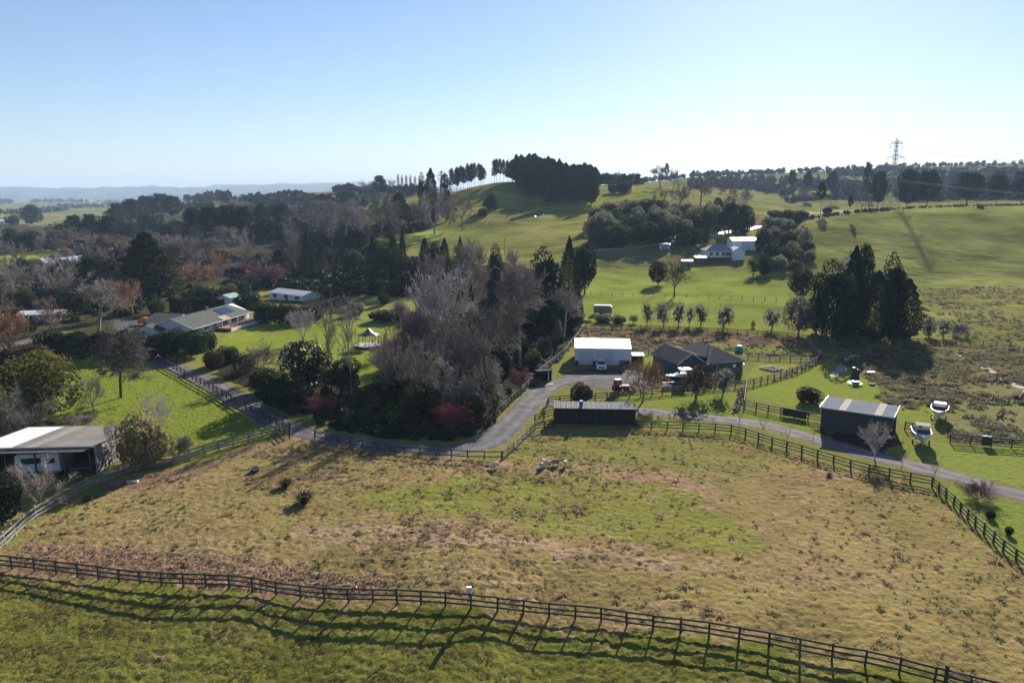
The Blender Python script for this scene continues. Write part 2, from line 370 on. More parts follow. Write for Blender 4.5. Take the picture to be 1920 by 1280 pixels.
    ac = N('ShaderNodeAttribute'); ac.attribute_name = 'cover'; ad = N('ShaderNodeAttribute'); ad.attribute_name = 'dry'; at_ = N('ShaderNodeAttribute'); at_.attribute_name = 'tuft'
    geo = N('ShaderNodeNewGeometry')
    def noise(s, det=5, ro=.6):
        q = N('ShaderNodeTexNoise'); q.inputs['Scale'].default_value = s; q.inputs['Detail'].default_value = det; q.inputs['Roughness'].default_value = ro
        L(geo.outputs['Position'], q.inputs[0]); return q.outputs['Fac']
    def math_(op, a, b_, cl=False):
        q = N('ShaderNodeMath'); q.operation = op; q.use_clamp = cl
        for i, v in enumerate((a, b_)):
            if isinstance(v, (int, float)): q.inputs[i].default_value = v
            else: L(v, q.inputs[i])
        return q.outputs[0]
    n1 = noise(.22, 6, .68); n2 = noise(1.6, 5, .7); n3 = noise(.035, 4, .55); n4 = noise(7.0, 3, .7)
    s = math_('ADD', math_('MULTIPLY', n1, .42), math_('ADD', math_('MULTIPLY', n2, .52), math_('MULTIPLY', n3, .25)))
    s = math_('ADD', s, math_('MULTIPLY', at_.outputs['Fac'], .16))
    th_ = math_('SUBTRACT', .82, math_('MULTIPLY', ad.outputs['Fac'], .36))
    f = math_('MULTIPLY', math_('SUBTRACT', s, th_), 7.0, True)
    br = N('ShaderNodeValToRGB'); br.color_ramp.elements[0].color = (.195,.138,.066,1); br.color_ramp.elements[1].color = (.31,.24,.13,1)
    br.color_ramp.elements[0].position = .35; br.color_ramp.elements[1].position = .65; L(n2, br.inputs[0])
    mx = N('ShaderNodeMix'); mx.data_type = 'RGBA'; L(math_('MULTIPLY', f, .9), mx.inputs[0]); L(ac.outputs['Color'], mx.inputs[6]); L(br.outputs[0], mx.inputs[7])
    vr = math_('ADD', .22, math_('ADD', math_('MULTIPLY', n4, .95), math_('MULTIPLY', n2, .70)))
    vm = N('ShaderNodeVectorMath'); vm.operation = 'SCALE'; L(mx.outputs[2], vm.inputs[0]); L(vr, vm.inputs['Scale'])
    # patchy hue: lusher and yellower areas
    hs = N('ShaderNodeHueSaturation'); L(vm.outputs[0], hs.inputs['Color']); L(math_('ADD', .441, math_('MULTIPLY', n1, .075)), hs.inputs['Hue'])
    hs.inputs['Saturation'].default_value = 1.02; L(hs.outputs[0], b.inputs['Base Color']); b.inputs['Roughness'].default_value = .95; b.inputs['Specular IOR Level'].default_value = 0
    bp = N('ShaderNodeBump'); bp.inputs['Strength'].default_value = .9; bp.inputs['Distance'].default_value = .35
    L(math_('ADD', math_('MULTIPLY', n2, .55), math_('MULTIPLY', n4, .22)), bp.inputs['Height']); L(bp.outputs[0], b.inputs['Normal'])
    g = link('ground', me, m); g['kind'] = 'structure'; g['label'] = 'rolling green and straw coloured farm pasture'
    return g
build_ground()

def strip(name, c, half, m, label, wob=.32):
    V = []; Fc = []; rnd = random.Random(3); KS = (-1, -.72, -.48, -.24, 0, .24, .48, .72, 1); nk = len(KS)
    xy = []
    for i, p in enumerate(c):
        d = (c[min(i+1, len(c)-1)]-c[max(i-1, 0)]); d.z = 0; d.normalize(); nrm = Vector((-d.y, d.x, 0))
        h = half+rnd.uniform(-wob, wob)
        for k in KS: q = p+nrm*(h*k); xy.append((q.x, q.y, .06-.05*k*k))
    xy = np.array(xy); z = H(xy[:,0], xy[:,1])+xy[:,2]
    V = np.stack([xy[:,0], xy[:,1], z], 1)
    for i in range(len(c)-1):
        for k in range(nk-1): a = i*nk+k; Fc.append((a, a+1, a+nk+1, a+nk))
    me = np_mesh(name, V, Fc, True); a_ = me.attributes.new('wear', 'FLOAT', 'POINT'); a_.data.foreach_set('value', np.tile(np.array([.15,.45,1.,.55,.25,.55,1.,.45,.15], np.float32), len(c)))
    o = link(name, me, m); o['kind'] = 'structure'; o['label'] = label; return o
def patch(name, pts, m, label):
    poly = poly_xy(pts); x0, y0 = poly.min(0); x1, y1 = poly.max(0)
    me = bpy.data.meshes.new(name); bm = bmesh.new()
    vs = [bm.verts.new((p[0], p[1], 0)) for p in poly]; bm.faces.new(vs)
    bmesh.ops.triangulate(bm, faces=bm.faces); 
    for _ in range(3): bmesh.ops.subdivide_edges(bm, edges=bm.edges, cuts=1, use_grid_fill=True)
    for v in bm.verts: v.co.z = h1(v.co.x, v.co.y)+.035
    bmesh.ops.recalc_face_normals(bm, faces=bm.faces)
    for f in bm.faces:
        if f.normal.z < 0: f.normal_flip()
    bm.to_mesh(me); bm.free()
    o = link(name, me, m); o['kind'] = 'structure'; o['label'] = label; return o
gravel = mat('gravel', (.118,.110,.112), .95, .05, var=.45, scale=.5, bump=.5, bscale=14)
gravel2 = mat('lane_gravel', (.155,.135,.132), .95, .05, var=.4, scale=.5, bump=.5, bscale=14)
for m_ in (gravel, gravel2):   # compacted wheel tracks paler than the loose crown and edges
    nt = m_.node_tree; b_ = nt.nodes['Principled BSDF']; src = b_.inputs['Base Color'].links[0].from_socket; at_ = nt.nodes.new('ShaderNodeAttribute'); at_.attribute_name = 'wear'
    mr = nt.nodes.new('ShaderNodeMapRange'); mr.inputs['To Min'].default_value = .72; mr.inputs['To Max'].default_value = 1.28; nt.links.new(at_.outputs['Fac'], mr.inputs[0])
    vm = nt.nodes.new('ShaderNodeVectorMath'); vm.operation = 'SCALE'; nt.links.new(src, vm.inputs[0]); nt.links.new(mr.outputs[0], vm.inputs['Scale']); nt.links.new(vm.outputs[0], b_.inputs['Base Color'])
tarseal = mat('pale_tarseal', (.33,.31,.29), .45, .5, var=.2, scale=.8)
strip('driveway', drive_c, 2.1, gravel, 'grey gravel driveway curving round the wood')
strip('lane', lane_c, 1.7, gravel2, 'pale gravel lane behind the grey shed')
strip('far_lane', far_c, 2.0, tarseal, 'bright lane running past the far house')
strip('garden_path', gardenroad_c, 1.6, gravel2, 'pale garden track at the left edge')
patch('gravel_yard', YARD, gravel, 'gravel yard in front of the white shed')
patch('house_forecourt', YARD2, gravel, 'gravel forecourt beside the green roofed house')
track = mat('stony_track', (.30,.26,.22), .9, .2, var=.4, scale=1.5, bump=.5, bscale=9)
strip('stony_track', catmull([P(*p) for p in [(1560,707),(1578,690),(1590,676),(1606,664),(1640,656)]], .8), .8, track, 'stony farm track climbing through the scrub', .35)
strip('wet_track', catmull([P(*p) for p in [(1790,662),(1830,680),(1870,702),(1930,735)]], .8), .7, track, 'pale wet farm track at the right of the scrub', .4)

# ------------------------------------------------------------------ distant hills
def hills(name, Y0, depth, pxs, seed, label, base=-10):
    n = 260; xs = np.linspace(pxs[0][0], pxs[-1][0], n); top = np.interp(xs, [p[0] for p in pxs], [p[1] for p in pxs])
    V = []; K = 9
    for j in range(K):
        f = j/(K-1); Yj = Y0-depth*.5+depth*f
        prof = math.sin(math.pi*f)**.8
        crest = np.array([at(x, t, Y0)[2] for x, t in zip(xs, top)])
        X = (xs-960)/F*Y0*(Yj/Y0)
        z = base+(crest-base)*prof*(.72+.42*fbm(xs/38+j*.7, np.full(n, j*.9+seed), 4, seed)) if j != K//2 else base+(crest-base)*(.88+.18*fbm(xs/16, np.full(n, 2.), 4, seed))
        V.append(np.stack([X, np.full(n, Yj), z], 1))
    V = np.concatenate(V); idx = np.arange(K*n).reshape(K, n)
    fc = np.stack([idx[:-1,:-1], idx[:-1,1:], idx[1:,1:], idx[1:,:-1]], -1).reshape(-1, 4)
    o = link(name, np_mesh(name, V, fc, True), mat('bush_hill', (.045,.065,.03), .95, .1, var=.5, scale=.004, c2=(.09,.11,.045)))
    o['kind'] = 'structure'; o['label'] = label
hills('distant_hills', 9000, 3000, [(-400,356),(0,350),(60,348),(110,352),(200,351),(300,348),(360,351),(470,347),(560,346),(640,342),(700,346),(800,352)], 3, 'long blue range of hills on the left horizon')
hills('far_range', 12500, 2500, [(380,352),(430,344),(500,346),(540,342),(620,343),(680,340),(720,343),(790,347),(900,352),(1500,352)], 8, 'faint blue range behind the hills')
# ------------------------------------------------------------------ tree generators (all normalised to height 1, crown width 1)
def prisms(segs, n):
    """segs (m,8): p0 xyz, p1 xyz, r0, r1"""
    s = np.asarray(segs, float); d = s[:,3:6]-s[:,0:3]; d /= np.maximum(np.linalg.norm(d, axis=1), 1e-9)[:,None]
    ref = np.where(np.abs(d[:,2:3]) > .9, np.array([[1.,0,0]]), np.array([[0,0,1.]])); a = np.cross(d, ref); a /= np.linalg.norm(a, axis=1)[:,None]; b = np.cross(d, a)
    V = []; m = len(s)
    for e in (0, 1):
        for k in range(n):
            t = 2*math.pi*k/n
            V.append(s[:, 3*e:3*e+3]+(a*math.cos(t)+b*math.sin(t))*s[:, 6+e:7+e])
    V = np.stack(V, 1).reshape(-1, 3); base = (np.arange(m)*2*n)[:,None]
    fc = [np.concatenate([base+k, base+(k+1)%n, base+n+(k+1)%n, base+n+k], 1) for k in range(n)]
    return V, np.concatenate(fc)
def quads(pts, nrm, size, rs, aspect=.7, flat=.0):
    n = len(pts); q = rs.normal(size=(n,3)); nn = nrm*flat + q/np.linalg.norm(q, axis=1)[:,None]*(1-flat); nn /= np.linalg.norm(nn, axis=1)[:,None]
    a = np.cross(nn, rs.normal(size=(n,3))); a /= np.linalg.norm(a, axis=1)[:,None]; b = np.cross(nn, a)
    sz = (size*rs.uniform(.6, 1.4, n))[:,None]
    V = np.stack([pts-a*sz-b*sz*aspect*.4, pts-a*sz*.1+b*sz*aspect*-1, pts+a*sz, pts+b*sz*aspect], 1).reshape(-1, 3)
    return V, np.arange(4*n).reshape(n, 4)
def grow(rs, style):
    """bare branching skeleton: list of segments and levels"""
    segs = []; lev = []; tips = []
    P_ = dict(dome=dict(trunk=.26, r=.028, n=(7,6,5,6), l=(.42,.24,.13,.085), ang=(58,44,42,45), up=.10),
              vase=dict(trunk=.16, r=.026, n=(8,6,5,6), l=(.58,.28,.14,.085), ang=(33,30,34,38), up=.12),
              oval=dict(trunk=.30, r=.022, n=(9,6,5,5), l=(.34,.2,.12,.075), ang=(50,42,40,42), up=.16),
              weep=dict(trunk=.30, r=.026, n=(8,6,6,6), l=(.36,.24,.17,.13), ang=(55,50,55,50), up=-.28),
              bush=dict(trunk=.05, r=.016, n=(16,7,6,5), l=(.55,.28,.15,.09), ang=(48,32,34,38), up=.08),
              gaunt=dict(trunk=.52, r=.022, n=(9,5,4,4), l=(.36,.20,.11,.07), ang=(52,50,48,45), up=.14),
              larch=dict(trunk=.55, r=.022, n=(18,6,6,5), l=(.36,.17,.10,.07), ang=(84,55,50,45), up=-.04))[style]
    def branch(p, d, ln, r, k):
        ns = 3 if k <= 1 else 2; q = p.copy(); pts = [q.copy()]
        for i in range(ns):
            dd = d + rs.normal(size=3)*(.13 if k else .05) + np.array([0,0,P_['up']])*(.55 if k else 0)
            d = dd/np.linalg.norm(dd); q2 = q+d*ln/ns; r2 = r*(.78 if k else .88)
            segs.append((*q, *q2, r, r2)); lev.append(k); q = q2; r = r2; pts.append(q.copy())
        if k >= 4: tips.append(q.copy()); return
        n = P_['n'][k]; 
        for i in range(n):
            if k == 0 and style in ('larch', 'gaunt', 'oval'): f = rs.uniform(.35 if style != 'larch' else .42, 1)
            elif k == 0: f = rs.uniform(.75, 1)
            else: f = rs.uniform(.25, 1)
            j = min(int(f*ns), ns-1); t = f*ns-j; o = pts[j]*(1-t)+pts[j+1]*t
            an = R(P_['ang'][k]*rs.uniform(.6, 1.2)); az = rs.uniform(0, 6.283) if k else 6.283*(i+rs.uniform(-.3,.3))*.618
            a = np.cross(d, rs.normal(size=3)) if k else np.array([math.cos(az), math.sin(az), 0]); a -= d*np.dot(a, d); a /= max(np.linalg.norm(a), 1e-6)
            nd = d*math.cos(an)+a*math.sin(an)
            sc = (1-.45*f) if style in ('larch', 'oval') and k == 0 else 1
            branch(o, nd, P_['l'][k]*rs.uniform(.7, 1.15)*sc, r*(.55 if k == 0 else .6)*rs.uniform(.8, 1.1), k+1)
    tr = P_['trunk'] if style not in ('larch', 'gaunt', 'oval') else {'larch': .95, 'gaunt': .8, 'oval': .75}[style]
    branch(np.zeros(3), np.array([rs.normal()*.04, rs.normal()*.04, 1.]), tr, P_['r'], 0)
    return np.array(segs), np.array(lev), np.array(tips)
PROTO = {}
def norm_pair(tv, cv):
    al = np.concatenate([tv, cv]); top = np.percentile(cv[:,2], 99.7); wd = np.percentile(np.abs(cv[:,:2]), 98.5)*2
    s = np.array([1/wd, 1/wd, 1/top]); return tv*s, cv*s
def put_proto(key, tv, tf, cv, cf):
    tv, cv = norm_pair(tv, cv); PROTO[key] = (np_mesh('trunk', tv, tf, True), np_mesh('crown', cv, cf))
def bare_proto(key, style, seed, leaves=0):
    rs = np.random.RandomState(seed); s, l, tips = grow(rs, style)
    s[:, 6:8] = np.maximum(s[:, 6:8], .0021)
    tv, tf = prisms(s[l <= 1], 5); cv, cf = prisms(s[l >= 2], 3)
    if leaves:
        k = rs.choice(len(tips), min(leaves, len(tips)), False); v, f = quads(tips[k], tips[k], .014, rs); cf = np.concatenate([cf, f+len(cv)]); cv = np.concatenate([cv, v])
    put_proto(key, tv, tf, cv, cf)
def lobes_proto(key, seed, n=9000, nl=16, size=.02, low=.12, shape=(1,1,1), conic=0., flat=.35, trunk_r=.03, zs=.8, z0=.16, z1=.62):
    rs = np.random.RandomState(seed); C = []; 
    for i in range(nl):
        v = rs.normal(size=3); v /= np.linalg.norm(v); v *= rs.uniform(.35, .78)
        z = v[2]*.5+.5; sh = 1-conic*z
        C.append((v[0]*.36*sh, v[1]*.36*sh, low+(1-low)*(z0+z1*z), rs.uniform(.13, .24)*(1-.4*conic*z)))
    C = np.array(C); pts = []; nr = []
    per = n//nl
    for i, (x, y, z, r) in enumerate(C):
        v = rs.normal(size=(per,3)); v /= np.linalg.norm(v, axis=1)[:,None]
        rr = r*(1-.35*rs.uniform(0, 1, per)**2.2)*(.86+.28*fbm(v[:,0]*4+i, v[:,1]*4+v[:,2]*3, 2, seed+i)); p = v*rr[:,None]*np.array([1,1,zs])+np.array([x,y,z])
        ok = np.ones(per, bool)
        for j, c in enumerate(C):
            if j != i: ok &= (((p-c[:3])/np.array([1,1,zs]))**2).sum(1) > (c[3]*.72)**2
        ok &= p[:,2] > low*.5
        pts.append(p[ok]); nr.append(v[ok])
    pts = np.concatenate(pts); nr = np.concatenate(nr)
    cv, cf = quads(pts, nr, size, rs, .75, flat)
    # inner shade mass so the crown is not hollow: sparse big leaves
    k = rs.choice(len(C), 160); ip = C[k,:3]+rs.normal(size=(160,3))*.04; v2, f2 = quads(ip, rs.normal(size=(160,3)), size*3.5, rs)
    cf = np.concatenate([cf, f2+len(cv)]); cv = np.concatenate([cv, v2])
    sg = [(0,0,0,0,0,low+.15,trunk_r,trunk_r*.7)]
    for c in C[:9]: sg.append((0,0,low+rs.uniform(0,.12),c[0],c[1],c[2],trunk_r*.5,trunk_r*.2))
    tv, tf = prisms(sg, 6); put_proto(key, tv, tf, cv, cf)
def cone_proto(key, seed, n=9000, size=.016, pw=.85, layers=15, belly=.12, ragged=.3, low=.03):
    rs = np.random.RandomState(seed); z = rs.uniform(0, 1, n)**1.25; a = rs.uniform(0, 6.283, n)
    prof = np.minimum(z/belly, 1)**.6*np.clip((1-z), 0, 1)**pw
    lump = 1-ragged+2*ragged*vnoise(a*3.2+seed, z*layers, seed)*(.6+.4*np.sin(z*layers*6.28+3*vnoise(a*2, z*3, seed)))
    r = .5*prof*lump*(1-.5*rs.uniform(0, 1, n)**2.5)
    p = np.stack([r*np.cos(a), r*np.sin(a), low+(1-low)*z-r*.12], 1); nr = np.stack([np.cos(a), np.sin(a), np.full(n, .4)], 1)
    cv, cf = quads(p, nr, size, rs, .6, .25)
    tv, tf = prisms([(0,0,0,0,0,.5,.022,.012),(0,0,.5,0,0,.97,.012,.002)], 6); put_proto(key, tv, tf, cv, cf)
def pine_proto(key, seed, n=6500, base=.35, size=.018, round_=.5, k=34):
    rs = np.random.RandomState(seed); sg = [(0,0,0,rs.normal()*.02,0,.5,.02,.014),(0,0,.5,0,rs.normal()*.02,.96,.014,.003)]; pts = []
    for i in range(k):
        f = (i+rs.uniform())/k; z = base+(1-base)*f*.96; az = i*2.4+rs.uniform(-.5,.5)
        rr = .5*(1-f**2.2*(1-.25*round_))*rs.uniform(.55, 1)*(.55+.45*min(1, f/.25)); e = np.array([rr*math.cos(az), rr*math.sin(az), z+.06*round_+rr*.12])
        sg.append((0,0,z,*e,.008,.003))
        for t in (.55, .8, 1.0):
            c = e*t+np.array([0,0,z])*(1-t); m = n//k//3; pts.append(c+rs.normal(size=(m,3))*np.array([.045,.045,.022])*(.7+.5*t))
    pts = np.concatenate(pts); cv, cf = quads(pts, rs.normal(size=pts.shape)*.3+np.array([0,0,1.]), size, rs, .55, .3)
    tv, tf = prisms(sg, 5); put_proto(key, tv, tf, cv, cf)
def poplar_proto(key, seed):
    rs = np.random.RandomState(seed); sg = [(0,0,0,0,0,.5,.05,.03),(0,0,.5,0,0,1,.03,.004)]; cr = []
    for i in range(90):
        z = rs.uniform(.12, .9); a = rs.uniform(0, 6.28); l = rs.uniform(.12, .3)*(1-z*.5); rr = .45*rs.uniform(.4,1)*(1-.5*z); p0 = np.array([0,0,z]); p1 = np.array([rr*math.cos(a), rr*math.sin(a), z+l*.6]); p2 = np.array([rr*1.1*math.cos(a), rr*1.1*math.sin(a), z+l*1.2])
        cr.append((*p0,*p1,.012,.008)); cr.append((*p1,*p2,.008,.004))
        for _ in range(6):
            q = p1+(p2-p1)*rs.uniform(); cr.append((*q,*(q+np.array([rs.normal()*.12, rs.normal()*.12, rs.uniform(.04,.1)])),.006,.003))
    tv, tf = prisms(sg, 6); cv, cf = prisms(cr, 3); put_proto(key, tv, tf, cv, cf)
def sapling_proto(key, seed):
    rs = np.random.RandomState(seed); sg = [(0,0,0,.01,0,.34,.016,.012)]; cr = []
    for i in range(7):
        a = i*2.4; z = .25+.09*i/7; p1 = np.array([.25*math.cos(a), .25*math.sin(a), z+.3]); p2 = np.array([.42*math.cos(a), .42*math.sin(a), z+.62])
        cr.append((0,0,z,*p1,.009,.007)); cr.append((*p1,*p2,.007,.004))
        for _ in range(7):
            q = p1+(p2-p1)*rs.uniform(-.6, 1); cr.append((*q,*(q+np.array([rs.normal()*.09, rs.normal()*.09, rs.uniform(.05,.16)])),.006,.003))
    tv, tf = prisms(sg, 6); cv, cf = prisms(cr, 3); put_proto(key, tv, tf, cv, cf)
def palm_proto(key, seed):
    rs = np.random.RandomState(seed); sg = [(0,0,0,0,0,.45,.05,.035),(0,0,.3,.12,.05,.6,.03,.025),(0,0,.3,-.1,-.06,.55,.03,.025)]; V = []; Fc = []
    for h in (np.array([0,0,.5]), np.array([.14,.06,.66]), np.array([-.12,-.08,.6])):
        for i in range(46):
            v = rs.normal(size=3); v[2] = abs(v[2])*.9-.25; v /= np.linalg.norm(v); s = np.cross(v, [0,0,1]); s /= max(np.linalg.norm(s),1e-6)
            l = rs.uniform(.24, .36); n = len(V); m = h+v*l*.55+np.array([0,0,.03]); e = h+v*l-np.array([0,0,.03])
            V += [h-s*.008, h+s*.008, m+s*.014, m-s*.014]; Fc.append((n,n+1,n+2,n+3)); V += [m-s*.014, m+s*.014, e+s*.002, e-s*.002]; Fc.append((n+4,n+5,n+6,n+7))
    tv, tf = prisms(sg, 6); put_proto(key, tv, tf, np.array(V), np.array(Fc))
def tussock_arrays(seed, n=26, h=1., sp=.5):
    rs = np.random.RandomState(seed); V = []; Fc = []
    for i in range(n):
        a = rs.uniform(0, 6.28); b = np.array([math.cos(a), math.sin(a), 0])*rs.uniform(0, .25); ln = rs.uniform(.3, 1)*sp*1.5; e = b+np.array([math.cos(a)*ln, math.sin(a)*ln, h*rs.uniform(.15,.7)]); s = np.array([-math.sin(a), math.cos(a), 0])*.07
        k = len(V); m = (b+e)/2+np.array([0,0,.30*h]); V += [b-s, b+s, m+s*.8, m-s*.8]; Fc.append((k,k+1,k+2,k+3)); V += [m-s*.8, m+s*.8, e+s*.15, e-s*.15]; Fc.append((k+4,k+5,k+6,k+7))
    return np.array(V), np.array(Fc)
for i, (st, sd) in enumerate([('dome',1),('dome',2),('oval',3),('oval',4),('vase',5),('vase',6)]): bare_proto('%s%d' % (st, i % 2), st, sd)
bare_proto('weep0', 'weep', 11); bare_proto('weep1', 'weep', 12); bare_proto('bush0', 'bush', 13); bare_proto('bush1', 'bush', 14)
bare_proto('gaunt0', 'gaunt', 15); bare_proto('gaunt1', 'gaunt', 16); bare_proto('larch0', 'larch', 17)
bare_proto('rust0', 'dome', 21, 5000); bare_proto('rust1', 'vase', 22, 5000)
for i in range(3): lobes_proto('ever%d' % i, 31+i, 12000, 20+4*i, .018, .05, zs=1., z0=.08, z1=.70)
for i in range(2): lobes_proto('ball%d' % i, 41+i, 8000, 18, .022, .0, trunk_r=.02, zs=1.25, z0=.02, z1=.62)
for i in range(2): lobes_proto('tall%d' % i, 45+i, 10000, 22, .017, .02, conic=.45, zs=1.2, z0=.05, z1=.74)
for i in range(2): lobes_proto('tuft%d' % i, 48+i, 2900, 24, .017, .10, flat=.1, zs=1.2, z0=.04, z1=.74)
cone_proto('cone0', 51, n=17000, size=.0115); cone_proto('cone1', 52, n=17000, size=.0115, pw=.7, ragged=.36); cone_proto('cone2', 53, n=19000, size=.0115, pw=.62, belly=.3, ragged=.28, layers=9)
cone_proto('cypress0', 54, n=17000, size=.016, pw=.55, belly=.32, ragged=.42, layers=8, low=.02)
for i in range(2): pine_proto('pine%d' % i, 61+i)
for i in range(2): cone_proto('pine%d' % (i+2), 66+i, n=8000, size=.02, pw=.5, belly=.35, ragged=.4, layers=11, low=.16)
pine_proto('gum0', 63, n=4200, base=.5, round_=1., k=22, size=.022); pine_proto('spread0', 64, n=9000, base=.28, round_=1.3, k=44, size=.022); pine_proto('spread1', 65, n=9000, base=.22, round_=1.3, k=44, size=.022)
poplar_proto('poplar0', 71); poplar_proto('poplar1', 72); sapling_proto('sapling0', 73); sapling_proto('sapling1', 74); palm_proto('palm0', 75)
_leaf = dict(rough=.75, spec=.06, var=.45, scale=2.2, rnd=.22)
LM = dict(conifer=mat('conifer_leaf', (.027,.040,.020), trans=.16, **_leaf), cypress=mat('cypress_leaf', (.026,.036,.012), c2=(.055,.070,.018), trans=.15, **_leaf),
          pine=mat('pine_needle', (.022,.036,.022), trans=.12, **_leaf), ever=mat('evergreen_leaf', (.028,.042,.017), trans=.15, **_leaf),
          glossy=mat('glossy_leaf', (.030,.042,.016), rough=.5, spec=.2, var=.4, scale=2.2, rnd=.15, trans=.12), green=mat('shrub_leaf', (.055,.075,.026), trans=.22, **_leaf),
          grey=mat('grey_green_leaf', (.105,.113,.075), c2=(.19,.19,.145), trans=.42, **_leaf), yellow=mat('yellow_green_leaf', (.12,.12,.03), trans=.3, **_leaf),
          brown=mat('bronze_leaf', (.065,.048,.028), trans=.2, **_leaf), straw=mat('straw_leaf', (.28,.24,.11), trans=.3, **_leaf),
          maroon=mat('maroon_leaf', (.06,.026,.026), trans=.2, **_leaf))
_tw = dict(rough=.8, spec=.25, var=.3, scale=2.0, rnd=.15)
TM = dict(grey=mat('grey_twig', (.21,.182,.158), **_tw), purple=mat('purple_twig', (.205,.172,.165), **_tw), pale=mat('pale_twig', (0.390,0.352,0.345), **_tw),
          brown=mat('brown_twig', (0.180,0.128,0.098), **_tw), rust=mat('rust_twig', (0.285,0.158,0.083), **_tw), red=mat('red_twig', (.22,.065,.07), **_tw),
          maroon=mat('maroon_twig', (0.225,0.105,0.112), **_tw), dark=mat('dark_twig', (0.090,0.075,0.068), **_tw), wine=mat('wine_twig', (0.255,0.128,0.128), **_tw))
BARK = mat('bark', (.085,.07,.06), .9, .2, var=.4, scale=6, bump=.4); PBARK = mat('pale_bark', (.20,.18,.16), .9, .2, var=.35, scale=6)
NAMES = dict(dome='bare_tree', oval='bare_tree', vase='bare_tree', weep='bare_tree', bush='bare_shrub', gaunt='bare_tree', larch='bare_tree', rust='bare_tree', ever='evergreen_tree', ball='shrub',
             tall='evergreen_tree', tuft='young_tree', cone='conifer', cypress='cypress_tree', pine='pine_tree', gum='gum_tree', spread='evergreen_tree', poplar='poplar_tree', sapling='sapling', palm='cabbage_tree')
RT = random.Random(11)
def place_tree(key, color, loc, wd, ht, label, group=None, rz=None):
    kind = key.rstrip('0123456789'); nm = NAMES[kind]
    t = thing(nm, label, 'shrub' if 'shrub' in nm else ('sapling' if nm == 'sapling' else 'tree'), loc, RT.uniform(0, 6.28) if rz is None else rz, group)
    t.scale = (wd, wd, ht); tm, cm = PROTO[key]
    cmat = LM.get(color) if kind in ('ever','ball','tall','tuft','cone','cypress','pine','gum','spread','palm') else TM[color]
    tmat = (TM[color] if color in TM and color not in ('red',) else BARK) if kind not in ('gaunt',) else PBARK
    link('trunk', tm, tmat, t); link('crown', cm, cmat, t); return t
def tree(key, color, px, base, top, wpx, label, group=None, Y=None):
    p = P(px, base, Y); k = ppm(p)
    if Y is not None:   # base hidden: height from the top pixel
        topz = at(px, top, p.y)[2]; ht = max(topz-p.z, 1.)
    else:
        dep = math.atan2(CZ-p.z, p.y); ht = (base-top)/k/max(.7, math.cos(dep))
    p.z -= .05
    return place_tree(key, color, p, wpx/k, ht, label, group)
